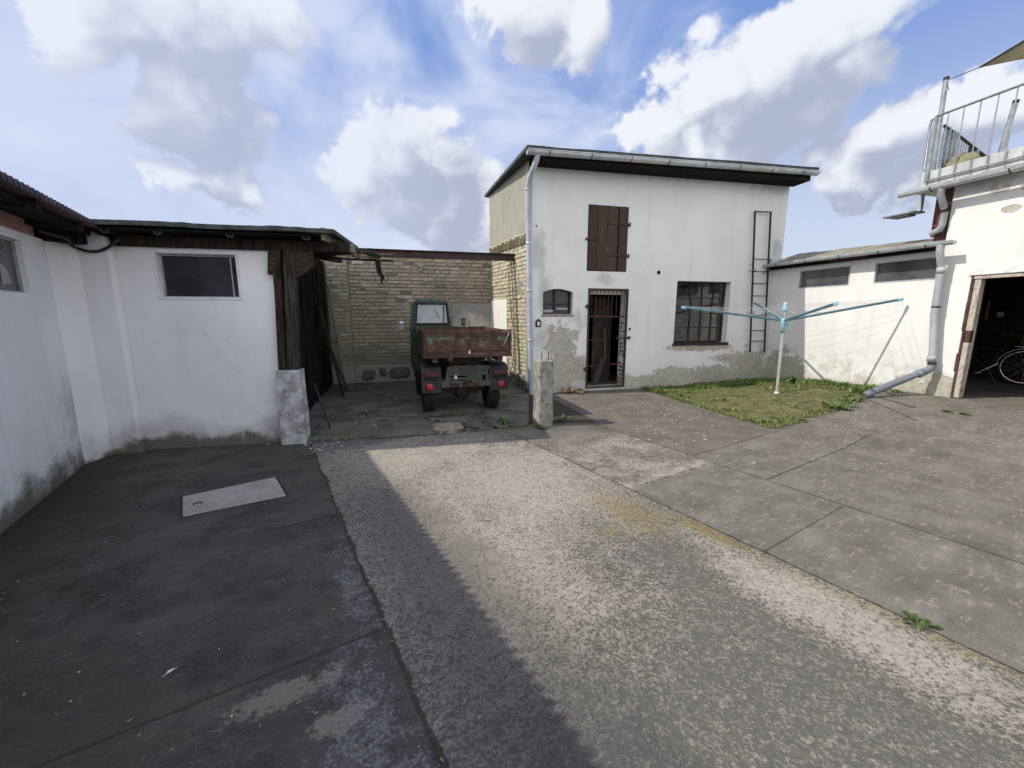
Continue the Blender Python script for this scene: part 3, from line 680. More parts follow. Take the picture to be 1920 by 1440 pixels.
# ragged sloping course under the boards
mb = MB(); q = random.Random(6)
for k in range(26):
    s = .03+k*(SB-.1)/26; zb = 3.04+q.uniform(-.03,.03); mb.bar(FG(s,.015,zb-.05), FG(s+.12,.05+q.uniform(0,.03),zb+.09), .07, .035)
mb.build('ragged_course', MT['brick_lit'], W)
zB0, zF0 = 4.32, 4.60     # verge height at back and front
mb = MB(); mb.hexa([FG(-.02,-.25,3.12),FG(SB,-.25,3.12),FG(SB,.035,3.12),FG(-.02,.035,3.12),FG(-.02,-.25,zB0),FG(SB,-.25,zF0-.16),FG(SB,.035,zF0-.16),FG(-.02,.035,zB0)])
mb.build('gable_board', MT['board'], W)
mb = MB(); mb.fbox(FG, SB-.07, SB+.03, -.02, .05, .1, 4.42); mb.build('corner_strip', MT['board'], W, bevel=.01)
# roof: thin slab sloping down to the back, eave over the yard, dark boarding under it
def roofz(s, w): return 4.515+.026*s - max(0, .42-w)*.045
mb = MB(); ns = 22; rz = random.Random(2); top = []
for k in range(ns+1):
    s = -.30+(6.14+.30)*k/ns; j = rz.uniform(-.006,.006); top.append((s, j))
for (a, ja), (b, jb) in zip(top, top[1:]):
    ba, bb = -2.12-(a+.45)*.33, -2.12-(b+.45)*.33; sa = a-.27 if a < -.29 else a
    mb.hexa([FM(a,.47,roofz(a,.47)-.06+ja),FM(b,.47,roofz(b,.47)-.06+jb),FM(b,bb,roofz(b,bb)-.06),FM(sa,ba,roofz(sa,ba)-.06),
             FM(a,.47,roofz(a,.47)+ja),FM(b,.47,roofz(b,.47)+jb),FM(b,bb,roofz(b,bb)),FM(sa,ba,roofz(sa,ba))])
mb.build('roof', MT['felt'], W)
mb = MB(); mb.hexa([FM(-.14,.0,4.33),FM(6.02,.0,4.41),FM(6.02,.40,4.42),FM(-.14,.40,4.31),FM(-.14,.0,4.44),FM(6.02,.0,4.55),FM(6.02,.40,4.55),FM(-.14,.40,4.40)])
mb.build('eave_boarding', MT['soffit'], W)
def gutter(F, s0, s1, w, z0, z1, r, mat, parent, name='gutter', brackets=8, bm_='zinc'):
    mb = MB(); n = 10; N = 24; vs = []
    for k in range(N+1):
        s = s0+(s1-s0)*k/N; z = z0+(z1-z0)*k/N
        for rr in (r, r*.88):
            for i in range(n+1):
                a = PI+PI*i/n; vs.append(F(s, w+rr*math.cos(a), z+rr*math.sin(a)))
    m2 = 2*(n+1); fs = []
    for k in range(N):
        for i in range(n):
            fs.append((k*m2+i, (k+1)*m2+i, (k+1)*m2+i+1, k*m2+i+1)); fs.append((k*m2+n+1+i, k*m2+n+2+i, (k+1)*m2+n+2+i, (k+1)*m2+n+1+i))
        fs.append((k*m2+n, (k+1)*m2+n, (k+1)*m2+2*n+1, k*m2+2*n+1)); fs.append((k*m2, k*m2+n+1, (k+1)*m2+n+1, (k+1)*m2))
    mb.add(vs, fs, True)
    for e in (0, N):
        mb.add([vs[e*m2+i] for i in range(n+1)], [tuple(range(n+1))])
    mb.tube([F(s0,w+r,z0+.004),F(s1,w+r,z1+.004)], r*.14, 6)
    g = mb.build(name, MT[mat], parent)
    for k in range(brackets):
        b = MB(); t = (k+.5)/brackets; s = s0+(s1-s0)*t; z = z0+(z1-z0)*t
        b.tube([F(s, w+(r+.004)*math.cos(PI+PI*i/8), z+(r+.004)*math.sin(PI+PI*i/8)) for i in range(9)], .007, 5)
        b.build('gutter_bracket', MT['dark_iron'], g)
    return g
gutter(FM, -.30, 6.10, .47, 4.425, 4.575, .070, 'zinc', W)
dp = MB(); dp.tube([FM(-.10,.45,4.40),FM(-.12,.43,4.28),FM(-.16,.22,4.10),FM(-.17,.10,3.98),FM(-.165,.07,3.88),FM(-.13,.07,2.2),FM(-.07,.07,.0)], .05, 14)
pipe = dp.build('downpipe', MT['zinc_blue'], W)
for z in (3.90, 2.94, 2.06, 1.1): mb = MB(); s = -.165+.035*(3.9-z)/1.7 if z > 2.2 else -.13+.06*(2.2-z)/2.1; mb.lathe(FM(s,.07,z), (0,0,1), [(-.015,.051),(-.015,.057),(.015,.057),(.015,.051)], 16); mb.build('pipe_clip', MT['zinc'], pipe)
# loft hatch
h0, h1, hz0, hz1 = HAT
mb = MB(); k = 5; ed = [h0+.01+(h1-h0-.02)*t for t in (0,.225,.475,.745,.775,1)]
for a, b in zip(ed, ed[1:]):
    if b-a > .05: mb.fbox(FM, a+.004, b-.004, -.035, .012+rnd.uniform(-.003,.003), hz0+.012, hz1-.012)
hat = mb.build('loft_hatch', MT['hatch'], W, bevel=.004)
mb = MB(); mb.fbox(FM, h0-.001,h1+.001,-.07,-.04,hz0,hz1); mb.build('hatch_backing', MT['soffit'], hat)
for z in (3.40, 2.79): mb = MB(); mb.bar(FM(1.53,.02,z), FM(2.0,.02,z-.004), .01, .035); mb.tube([FM(2.01,.025,z-.04),FM(2.01,.025,z+.04)], .016, 8); mb.build('hinge', MT['rust'], hat)
mb = MB(); mb.bar(FM(1.05,.02,3.085), FM(1.32,.02,3.08), .012, .03); mb.bar(FM(1.06,.03,3.06),FM(1.06,.03,3.11),.02,.02); mb.build('latch', MT['rust'], hat)
# barred door
a, b, c, d = DOOR
dr = MB()
for s in (a+.018, b-.018): dr.fbox(FM, s-.018, s+.018, -.02, .016, c, d)
dr.fbox(FM, a+.036, b-.036, -.02, .016, d-.036, d); dr.fbox(FM, a+.036, b-.036, -.018, .014, 1.545, 1.575); dr.fbox(FM, a+.036, b-.036, -.018, .014, c, c+.03)
gate = dr.build('barred_door', MT['rust'], W)
for k in range(9): mb = MB(); s = a+.036+(b-a-.072)*(k+.55)/9; mb.tube([FM(s,-.004,1.57),FM(s,-.004,d-.03)], .0075, 7); mb.build('bar', MT['rust'], gate)
for (s, e, z) in ((a+.03,a+.46,1.075),(a+.03,a+.27,.535),(a+.56,b-.03,.56)): mb = MB(); mb.bar(FM(s,-.004,z),FM(e,-.004,z),.02,.02); mb.build('crossbar', MT['rust'], gate)
for z in (1.77,.47): mb = MB(); mb.fbox(FM, a-.055,a-.002,.002,.035,z-.02,z+.02); mb.tube([FM(a-.02,.03,z-.045),FM(a-.02,.03,z+.045)], .013, 8); mb.build('hinge', MT['dark_iron'], gate)
mb = MB(); mb.bar(FM(b-.26,.025,1.115),FM(b+.05,.025,1.12),.014,.03); mb.lathe(FM(b+.055,.01,1.12), FM.n, [(0,.03),(.03,.03),(.03,0)], 14); mb.build('latch', MT['rust'], gate)
mb = MB(); mb.lathe(FM(b+.07,.001,1.30), FM.n, [(0,.026),(.012,.024),(.012,0)], 14); mb.build('lock_plate', MT['dark_iron'], W)
mb = MB(); mb.fbox(FM, a+.0, b-.0, -.30, -.14, 2.02, d); mb.build('door_lintel', MT['panel_white'], W)
bricks(Fr(FM(b-.001,-.32,0).to_2d(), FM.ang+90), .02, .28, .1, 1.5, 0, L=.24, H=.085, seed=9, depth=.006).build('reveal_brick', MT['brick'], W)
# small arched window
a, b, c, d = SWN
mb = MB(); mb.fbox(FM,a,b,-.16,-.15,c,d); sw = mb.build('small_window', MT['darkpane'], W)
mb = MB(); mb.fbox(FM,a,a+.03,-.15,-.11,c,d); mb.fbox(FM,b-.03,b,-.15,-.11,c,d); mb.fbox(FM,a+.03,b-.03,-.15,-.11,c,c+.03); mb.fbox(FM,(a+b)/2-.05,(a+b)/2-.02,-.15,-.105,c+.03,d); mb.fbox(FM,a+.03,(a+b)/2-.05,-.15,-.112,1.80,1.825); mb.fbox(FM,(a+b)/2-.02,b-.03,-.15,-.112,1.80,1.825)
mb.build('frame', MT['rust'], sw)
mb = MB(); mb.fbox(FM,a+.33,b-.05,-.149,-.13,1.70,1.74); mb.fbox(FM,a+.05,a+.27,-.149,-.135,1.645,1.70); mb.build('shelf', MT['grey_frame'], sw)
mb = MB(); mb.fbox(FM,a-.02,b+.03,-.1,.02,c-.045,c-.002); mb.build('sill', MT['concrete_post'], sw, bevel=.01)
# large steel window
a, b, c, d = WIN
mb = MB(); mb.fbox(FM,a,b,-.172,-.168,c+.05,d); bw = mb.build('large_window', MT['clearpane'], W)
mb = MB(); t = .022; c2 = c+.05; H = d-c2
def vb(s, z0, z1, w=t): mb.fbox(FM, s-w/2, s+w/2, -.19, -.15, z0, z1)
def hb(z, s0, s1, w=t): mb.fbox(FM, s0, s1, -.188, -.152, z-w/2, z+w/2)
vb(a+.012,c2,d); vb(b-.012,c2,d); hb(d-.012,a+.022,b-.022); hb(c2+.012,a+.022,b-.022)
rows = [c2+H*.24, c2+H*.475, c2+H*.735]
for z in rows: hb(z, a+.024, b-.024)
for f_ in (.11,.335,.56,.78): vb(a+(b-a)*f_, rows[2]+.012, d-.024)
for f_ in (.36,.565,.77): 
    for z0, z1 in ((c2+.024, rows[0]-.012),(rows[0]+.012,rows[1]-.012),(rows[1]+.012,rows[2]-.012)): vb(a+(b-a)*f_, z0, z1)
mb.build('frame', MT['dark_iron'], bw)
mb = MB(); q = random.Random(4)
for k in range(9): mb.fbox(FM, a-.02+k*.16, a+.15+k*.16, -.05, .025+q.uniform(-.012,.012), c-.02+q.uniform(-.006,.004), c+.04+q.uniform(-.006,.006))
mb.build('sill', MT['rust'], bw, bevel=.006)
mb = MB(); q = random.Random(14)
for (s0, s1, z0, z1, w) in ((a+.18,a+.30,1.0,2.3,-.5),(a+.50,a+.58,1.05,2.25,-.45),(a+.62,a+.70,1.4,2.3,-.6),(b-.34,b-.20,.95,2.3,-.42),(b-.15,b-.06,1.0,2.3,-.5),(a+.02,a+.1,1.3,2.1,-.4)):
    sl = q.uniform(-.12,.12); n = 5
    for k in range(n):
        x0 = s0+(s1-s0)*k/n; x1 = s0+(s1-s0)*(k+1)/n; ww = w+(.03 if k % 2 else 0); wz = w+(0 if k % 2 else .03)
        mb.add([FM(x0,ww,z0),FM(x1,wz,z0),FM(x1+sl,wz,z1),FM(x0+sl,ww,z1)], [(0,1,2,3)], True)
mb.build('curtain', MT['curtain'], bw)
mb = MB(); mb.lathe(FM(2.75,.002,2.48), FM.n, [(0,.042),(.004,.042),(.004,0)], 18); mb.build('vent_hole', MT['soffit'], W)
mb = MB(); mb.lathe(FM(.03,.002,3.28), FM.n, [(0,.016),(.01,.016),(.01,0)], 10); mb.build('wall_plug', MT['dark_iron'], W)
# little lantern-shaped holder beside the downpipe
t_ = MB(); s, z = .085, 1.43
t_.prism([FM(s-.055,.0,z-.07),FM(s+.055,.0,z-.07),FM(s+.06,.0,z+.045),FM(s,.0,z+.095),FM(s-.06,.0,z+.045)], FM.n*.03)
lan = t_.build('wall_bracket', MT['dark_iron'], loc=tuple(FM(s,.015,z)), bevel=.008); tag(lan, 'small black house shaped wall bracket with ivory centre beside the downpipe', 'wall bracket')
mb = MB(); mb.fbox(FM, s-.028,s+.028,.03,.04,z-.045,z+.03); mb.build('face_plate', MT['white_plastic'], lan, bevel=.004)

# things seen through door and window
def lone(name, label, cat, mat, fn, loc, bevel=0, group=None):
    mb = MB(); fn(mb); return tag(mb.build(name, MT[mat], loc=tuple(loc), bevel=bevel), label, cat, group)
sh = thing('spade', 'long handled spade leaning inside the barred doorway', 'spade', tuple(FM(1.78,-.45,.06)))
mb = MB(); mb.tube([FM(1.80,-.42,.62),FM(1.86,-.60,1.30)], .016, 8); mb.build('handle', MT['pale_wood'], sh)
mb = MB(); mb.prism([FM(1.44,-.30,.09),FM(1.58,-.30,.07),FM(1.80,-.38,.62),FM(1.70,-.40,.66)], FM.n*-.012); mb.build('blade', MT['dark_iron'], sh, bevel=.003)
lone('paddle', 'dark paddle shaped board leaning on the doorway reveal', 'board', 'dark_wood', lambda m: (m.bar(FM(1.80,-.34,.10), FM(1.83,-.36,1.10), .05, .018), m.bar(FM(1.83,-.36,1.10), FM(1.835,-.37,1.30), .075, .02)), FM(1.8,-.34,.06))
lone('broom_stick', 'thin pole leaning inside the barred doorway on the left', 'pole', 'pale_wood', lambda m: m.tube([FM(1.22,-.35,.07),FM(1.60,-1.0,1.65)], .013, 8), FM(1.22,-.35,.06))
lone('plank', 'short plank leaning in the shadow of the barred doorway', 'plank', 'dark_wood', lambda m: m.bar(FM(1.34,-.45,.07),FM(1.46,-1.2,1.0),.08,.02), FM(1.34,-.45,.06))
lone('crate', 'orange red box standing behind the large workshop window', 'box', 'orange_box', lambda m: (m.fbox(FM, 3.66,4.18,-.48,-.28,1.0,1.03), m.fbox(FM,3.66,4.18,-.30,-.28,1.03,1.16), m.fbox(FM,3.66,4.18,-.48,-.46,1.03,1.16), m.fbox(FM,3.66,3.68,-.46,-.30,1.03,1.16), m.fbox(FM,4.16,4.18,-.46,-.30,1.03,1.16)), FM(3.9,-.38,1.0), .006)
mb = MB(); mb.fbox(FM,3.0,5.2,-.60,-.33,.94,.998); mb.build('window_shelf', MT['dark_wood'], W)
# ladder hung on the wall
top0, top1, bot0, bot1 = FM(5.0,.06,3.83), FM(5.42,.06,3.84), FM(5.20,.10,.74), FM(5.60,.10,.73)
ld = thing('ladder', 'dark iron ladder hanging on the workshop wall beside the large window', 'ladder', tuple(FM(5.4,.08,.73)))
for p0, p1 in ((top0,bot0),(top1,bot1)): mb = MB(); mb.bar(p0, p1, .022, .034, up=FM.n); mb.build('rail', MT['dark_iron'], ld)
mb = MB(); mb.tube([top0-Vector((0,0,.01)), top1-Vector((0,0,.01))], .013, 7); mb.build('rung', MT['dark_iron'], ld)
for z in (2.82,2.55,2.29,2.02,1.59,1.24,1.0):
    t = (3.83-z)/3.09; p, q_ = top0.lerp(bot0, t), top1.lerp(bot1, t); mb = MB(); mb.tube([p, q_], .010, 7); mb.build('rung', MT['dark_iron'], ld)
for z, dz in ((2.56,.14),(1.62,.0)):
    for (p0, p1) in ((top0,bot0),(top1,bot1)):
        t = (3.83-z)/3.09; p = p0.lerp(p1, t)-FM.n*.0; mb = MB(); mb.tube([p-FM.u*.07-FM.n*.05, p-FM.u*.07+FM.n*.03, p+FM.u*.05+FM.n*.03, p+FM.u*.05+FM.n*.03+Vector((0,0,.05))], .008, 6)
        if dz: mb.tube([p+FM.n*.0+Vector((0,0,.05)), p-FM.u*.05+FM.n*.03+Vector((0,0,.16)), p-FM.u*.075+FM.n*.0+Vector((0,0,.12))], .007, 6)
        mb.build('hook', MT['rust'], ld)
# cables hanging down the brick gable
lone('cable', 'thin brown cable hanging in a slack curve on the sunlit brick gable', 'cable', 'brown_cable', lambda m: m.tube([FG(SB-.85,.036,2.72),FG(SB-.80,.045,2.66),FG(SB-.93,.036,2.52),FG(SB-.93,.036,2.3),FG(SB-.82,.036,1.7),FG(SB-.66,.036,1.15),FG(SB-.66,.036,.85),FG(SB-.70,.045,.5),FG(SB-.88,.08,.25),FG(SB-1.05,.12,.12)], .009, 6), FG(SB-.8,.05,.1))
lone('cable', 'straight brown cable running down the brick gable beside the corner', 'cable', 'brown_cable', lambda m: m.tube([FG(SB-.80,.035,2.70),FG(SB-.72,.035,2.0),FG(SB-.62,.035,1.2),FG(SB-.58,.035,.37)], .010, 6), FG(SB-.7,.05,.3))

# ================================================================== BRICK WALL BEHIND THE TRUCK
BW = thing('brick_wall', 'tan brick wall with stone plinth closing the truck bay', 'wall', tuple(FB(1.7,-.1,0)))
mb = MB(); mb.fbox(FB,-.6,3.62,-.25,0,-.1,2.93); mb.build('backing', MT['mortar'], BW)
q8 = random.Random(31)
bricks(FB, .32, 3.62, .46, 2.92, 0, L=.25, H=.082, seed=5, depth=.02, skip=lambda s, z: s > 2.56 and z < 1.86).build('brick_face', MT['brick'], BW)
mb = MB(); mb.fbox(FB,-.14,.31,0,.07,-.1,2.92); pl_ = mb.build('pier', MT['mortar'], BW)
bricks(FB, -.14, .31, .46, 2.78, .07, L=.23, H=.082, seed=6, depth=.012, skip=lambda s, z: mnoise.noise(Vector((s*3, z*2, 1))) > .18).build('brick_face', MT['brick'], pl_)
mb = MB(); mb.fbox(FB,-.15,.32,.07,.085,-.1,.46); mb.build('base_render', MT['panel_grey'], pl_, bevel=.01)
mb = MB(); mb.fbox(FB,2.57,3.6,0,.035,.0,1.855); mb.build('plaster_panel', MT['panel_grey'], BW, bevel=.008)
mb = MB(); mb.fbox(FB,.32,2.57,0,.02,-.1,.46); pb_ = mb.build('plinth', MT['panel_grey'], BW, bevel=.015)
def stone(F, s, z, rs, rz_, d, seed):
    mb = MB(); q = random.Random(seed); nn = 16; rings = [(1,0),(.93,.5),(.75,.85),(.4,1)]; vs = []
    for (r_, h_) in rings:
        for k in range(nn):
            a = 2*PI*k/nn; sq = 1/max(abs(math.cos(a)), abs(math.sin(a)))**.45; w_ = 1+.1*math.sin(2*a+seed)+q.uniform(-.05,.05)
            vs.append(F(s+math.cos(a)*rs*r_*w_*sq*.9, .018+d*h_, z+math.sin(a)*rz_*r_*w_*sq*.9))
    vs.append(F(s,.018+d,z))
    mb.add(vs, [(i*nn+k, i*nn+(k+1)%nn, (i+1)*nn+(k+1)%nn, (i+1)*nn+k) for i in range(3) for k in range(nn)]+[(3*nn+k, 3*nn+(k+1)%nn, 4*nn) for k in range(nn)], True)
    return mb
for i, (s, z, a, b) in enumerate([(.62,.22,.17,.15),(1.32,.25,.26,.17),(1.78,.24,.15,.19),(2.15,.22,.18,.16),(.95,.28,.10,.12)]):
    stone(FB, s, z, a, b, .035, i).build('field_stone', MT['stone_dark'], pb_)
mb = MB(); mb.fbox(FB,1.83,1.95,.02,.075,2.66,2.72); mb.fbox(FB,1.85,1.93,.02,.055,2.58,2.655); mb.build('beam_shoe', MT['panel_grey'], BW, bevel=.006)

# steel beam spanning the bay
BE = FM.u; b1 = Vector((.16, 8.80, 0)); b0 = b1-BE*4.6; wn = FM.n
mb = MB()
for z, h, w in ((2.715,.014,.10),(2.84,.014,.10)):
    mb.prism([b0-wn*w/2+Vector((0,0,z-h/2)), b1-wn*w/2+Vector((0,0,z-h/2)), b1+wn*w/2+Vector((0,0,z-h/2)), b0+wn*w/2+Vector((0,0,z-h/2))], (0,0,h))
mb.prism([b0-wn*.006+Vector((0,0,2.722)), b1-wn*.006+Vector((0,0,2.722)), b1+wn*.006+Vector((0,0,2.722)), b0+wn*.006+Vector((0,0,2.722))], (0,0,.111))
tag(mb.build('steel_beam', simple('brown_painted_beam', (.030,.017,.017), (.055,.032,.030), 5, .7), loc=tuple(b1-BE*2.3)), 'dark brown steel beam spanning the truck bay to the brick gable', 'beam')
mb = MB(); mb.prism([b1-wn*.07-BE*.10+Vector((0,0,2.70)), b1+wn*.07-BE*.10+Vector((0,0,2.70)), b1+wn*.07-BE*.10+Vector((0,0,2.86)), b1-wn*.07-BE*.10+Vector((0,0,2.86))], BE*.012)
mb.build('end_plate', MT['dark_iron'], bpy.data.objects['steel_beam'])

# ================================================================== SHED WITH THE TIMBER EAVE
SH = thing('shed', 'low white shed with dark timber eave, grey window and open plank side', 'building', tuple(FS(-1,-1,0)))
SWIN = (-1.135, -.335, 1.80, 2.285)
weld(wall_mb(FS, -1.95, .045, -.12, 2.36, [SWIN], t=.22).build('wall', MT['shed'], SH))
# buttress pilaster with a ragged top, and the short return to the long outbuilding
mb = MB(); mb.prism([FS(-1.80,0,-.12),FS(-1.51,0,-.12),FS(-1.51,0,2.30),FS(-1.55,0,2.44),FS(-1.62,0,2.455),FS(-1.66,0,2.50),FS(-1.80,0,2.52)], FS.n*.10)
mb.build('pilaster', MT['shed'], SH, bevel=.02)
mb = MB(); mb.prism([FL(0,0,-.1), FS(-1.79,.085,-.1), FS(-1.79,-.1,-.1), FL(.3,-.2,-.1)], (0,0,2.44)); mb.build('wall_return', MT['shed'], SH, bevel=.01)
a, b, c, d = SWIN
mb = MB(); mb.fbox(FS,a,b,-.085,-.075,c,d); sw = mb.build('window', MT['darkpane'], SH)
mb = MB(); t = .022
mb.fbox(FS,a,a+t,-.075,-.05,c,d); mb.fbox(FS,b-t,b,-.075,-.05,c,d); mb.fbox(FS,a+t,b-t,-.075,-.05,d-t,d); mb.fbox(FS,a+t,b-t,-.075,-.05,c,c+.012); mb.build('frame', MT['grey_frame'], sw)
mb = MB(); mb.fbox(FS,b-.085,b-.072,-.075,-.06,c+.012,d-t); mb.build('rubber_strip', MT['grey_frame'], sw)
mb = MB()
for (s0,s1,z0,z1) in ((a-.035,b+.035,d,d+.045),(a-.035,a,c,d),(b,b+.03,c,d),(a-.035,b+.03,c-.03,c)): mb.fbox(FS,s0,s1,.0,.008,z0,z1)
mb.build('trim', MT['white_frame'], sw, bevel=.003)
# eave: wall plate, rafters with ring hooks, boards, felt
mb = MB(); mb.fbox(FS,-1.50,.93,-.12,.06,2.345,2.465); mb.build('wall_plate', MT['dark_wood'], SH, bevel=.008)
mb = MB(); mb.bar(FS(.93,-.055,2.40),FS(.985,-.055,2.40),.15,.10); mb.build('beam_end', MT['pale_wood'], SH, bevel=.01)
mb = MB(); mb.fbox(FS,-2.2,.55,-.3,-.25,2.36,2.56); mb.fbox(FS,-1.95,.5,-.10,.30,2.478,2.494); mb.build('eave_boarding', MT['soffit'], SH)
for s in (-1.42,-.95,-.27,.50):
    mb = MB(); mb.bar(FS(s,-.6,2.50),FS(s,.28,2.475),.06,.055); rf = mb.build('rafter', MT['dark_wood'], SH)
    mb = MB(); cc = FS(s+.03,.315,2.475); mb.tube([cc+FM.u*.035*math.cos(t*PI/7)+Vector((0,0,-.04-.035*math.sin(t*PI/7)+.03)) for t in range(8)], .009, 7); mb.build('ring_hook', MT['dark_iron'], rf)
mb = MB(); mb.bar(FS(.70,.30,2.505),FS(.80,-1.75,2.56),.045,.14); mb.build('verge_board', MT['pale_wood'], SH, bevel=.006)
mb = MB(); q = random.Random(12); NS = 30; f0 = []
for k in range(NS+1):
    s = -1.95+2.78*k/NS; f0.append((s, .36+q.uniform(-.012,.012), 2.555+.005*math.sin(s*5)+q.uniform(-.003,.003)))
back = [(.86,-.6,2.58),(.88,-1.1,2.59),(.80,-1.25,2.60),(.86,-1.5,2.60),(.72,-1.72,2.61),(.66,-1.6,2.61),(.35,-2.2,2.64),(.1,-2.9,2.68),(-.35,-3.2,2.70),(-.62,-4.3,2.74),(-2.6,-4.3,2.74),(-2.4,-.2,2.58)]
ring = [FS(*p) for p in f0]+[FS(*p) for p in back]
mb.prism([p-Vector((0,0,.045)) for p in ring], (0,0,.045)); mb.build('roof', MT['felt_green'], SH)
mb = MB(); q = random.Random(22)      # torn felt and splintered laths at the broken verge
for k in range(9):
    p = FS(.78+.02*k,-1.5-.10*k,2.615+.012*(k%3)); mb.bar(p, p+Vector((q.uniform(.05,.20),q.uniform(.0,.25),q.uniform(-.04,.03))), .09, .014)
mb.build('torn_felt', MT['felt'], SH)
mb = MB(); q = random.Random(23)
for k in range(12):
    p = Vector((-2.72,7.35,2.62))+Vector((q.uniform(-.15,.1),q.uniform(-.2,.2),q.uniform(-.03,.05))); mb.bar(p, p+Vector((q.uniform(.25,.62),q.uniform(.0,.3),q.uniform(-.06,.04))), .03, .012)
mb.build('broken_lath', MT['splinter'], SH)
mb = MB(); mb.bar(Vector((-3.55,6.3,2.47)),Vector((-2.25,7.9,2.60)),.07,.03); mb.bar(Vector((-3.3,5.5,2.50)),Vector((-3.2,7.8,2.6)),.08,.10); mb.build('rafter', MT['dark_wood'], SH)
# corner post on the stub, brace pieces, plank side wall
mb = MB(); mb.bar(FS(.19,.02,.92),FS(.265,.02,2.35),.13,.13,up=FM.n); mb.build('corner_post', MT['post_wood'], SH, bevel=.01)
mb = MB(); mb.bar(FS(.07,.045,.93),FS(.13,.045,2.35),.085,.07,up=FM.n); mb.build('post_board', MT['dark_wood'], SH, bevel=.008)
mb = MB(); mb.prism([FS(.27,-.03,2.345),FS(.52,-.03,2.345),FS(.52,-.03,2.16),FS(.46,-.03,2.12),FS(.30,-.03,2.02),FS(.27,-.03,2.06)], FM.n*.10); mb.build('corbel', MT['beam_wood'], SH, bevel=.012)
mb = MB(); mb.bar(FS(.06,.075,2.06),FS(.09,.075,2.34),.09,.03,up=FM.n); mb.build('splice_plate', MT['beam_wood'], SH, bevel=.006)
s0 = Vector((-3.05,5.45,0)); s1 = Vector((-4.12,9.12,0)); dv = (s1-s0).normalized(); nv = Vector((dv.y,-dv.x,0)); LW = (s1-s0).length
mb = MB(); q = random.Random(17); s = 0
while s < LW:
    w = q.uniform(.14,.24); o_ = q.uniform(0,.03); h = q.uniform(2.48,2.52)+.24*s/LW
    p = s0+dv*s+nv*o_; e = s0+dv*min(s+w-.012,LW)+nv*o_
    mb.prism([p-nv*.03, e-nv*.03, e, p], (0,0,h)); s += w
mb.build('plank_side', MT['shade_black'], SH)  # planks carry the shade under the roof as near-black colour
mb = MB(); mb.prism([s0-nv*.04-Vector((.1,.3,0)), s1-nv*.04, s1-nv*.1, s0-nv*.1-Vector((.1,.3,0))], (0,0,2.6)); mb.build('side_lining', MT['shade_black'], SH)
lone('leaning_plank', 'broad dark plank leaning in the shed recess beside the brick pier', 'plank', 'dark_wood', lambda m: m.bar(s0+dv*2.2+nv*.42, s0+dv*2.3+nv*.10+Vector((0,0,1.75)), .17, .025, up=nv), s0+dv*2.2+nv*.4)
lone('leaning_plank', 'short greyish plank leaning lowest in the shed recess', 'plank', 'post_wood', lambda m: m.bar(s0+dv*2.75+nv*.45, s0+dv*2.85+nv*.12+Vector((0,0,1.05)), .20, .025, up=nv), s0+dv*2.75+nv*.4)
lone('batten', 'taller pale batten leaning in the shed recess next to the brick pier', 'batten', 'pale_wood', lambda m: m.bar(s0+dv*3.45+nv*.34, s0+dv*3.35+nv*.14+Vector((0,0,2.22)), .05, .03), s0+dv*3.45+nv*.3)
lone('batten', 'second batten just left of the taller pale batten', 'batten', 'pale_wood', lambda m: m.bar(s0+dv*3.25+nv*.36, s0+dv*3.15+nv*.16+Vector((0,0,2.1)), .035, .025), s0+dv*3.25+nv*.3)
lone('iron_stake', 'thin black iron stake standing slanted behind the white stub', 'stake', 'dark_iron', lambda m: m.bar(Vector((-2.52,5.42,.045)), Vector((-2.86,5.75,.62)), .02, .02), (-2.52,5.42,.04))
q = random.Random(9); mb = MB(); hb_ = b1-BE*2.90+wn*.055
for k, (z0, z1, x0, w0_, x1, w1_) in enumerate([(2.70,2.55,0,.10,.01,.10),(2.55,2.40,.01,.10,.035,.085),(2.40,2.36,.035,.085,.055,.10),(2.36,2.27,.075,.08,.095,.075),(2.27,2.19,.085,.045,.10,.03)]):
    mb.prism([hb_+BE*x0+Vector((0,0,z0)), hb_+BE*(x0+w0_)+Vector((0,0,z0)), hb_+BE*(x1+w1_)+Vector((0,0,z1)), hb_+BE*x1+Vector((0,0,z1))], wn*(.012+.006*k))
tag(mb.build('felt_strip', MT['cloth_black'], loc=tuple(hb_+Vector((0,0,2.7)))), 'torn black roofing felt strip hanging down before the brick wall', 'felt strip')

def concrete_stub(name, label, F, s0, s1, w0, w1, h, mat, taper=.0, seed=0):
    q = random.Random(seed); mb = MB(); L = 8; rows = []
    for k in range(L+1):
        z = -.05+(h+.05)*k/L; t = taper*(1-k/L); j = lambda: q.uniform(-.005,.005)
        rows.append([F(s0-t+j(),w1+t+j(),z),F(s1+t+j(),w1+t+j(),z),F(s1+t+j(),w0-t+j(),z),F(s0-t+j(),w0-t+j(),z)])
    vs = [p for r in rows for p in r]; fs = [(k*4+i,k*4+(i+1)%4,(k+1)*4+(i+1)%4,(k+1)*4+i) for k in range(L) for i in range(4)]+[(3,2,1,0),(L*4,L*4+1,L*4+2,L*4+3)]
    mb.add(vs, fs); return tag(mb.build(name, MT[mat], loc=tuple(F((s0+s1)/2,(w0+w1)/2,0)), bevel=.014), label, 'post')
concrete_stub('concrete_stub', 'white flaking concrete stub carrying the timber corner post of the shed', FS, .005, .275, -.10, .13, .93, 'stub', .012, 4)
FP = Fr((.46, 5.80), 74)
po = concrete_stub('concrete_post', 'square grey concrete post standing free at the edge of the bay', FP, -.10, .105, -.16, .12, .955, 'concrete_post', .006, 7)
for (s, w) in ((-.035,.0),(.06,.02)): mb = MB(); mb.tube([FP(s,w,.94),FP(s+.004,w,1.085)], .006, 6); mb.build('rebar', MT['rust'], po)

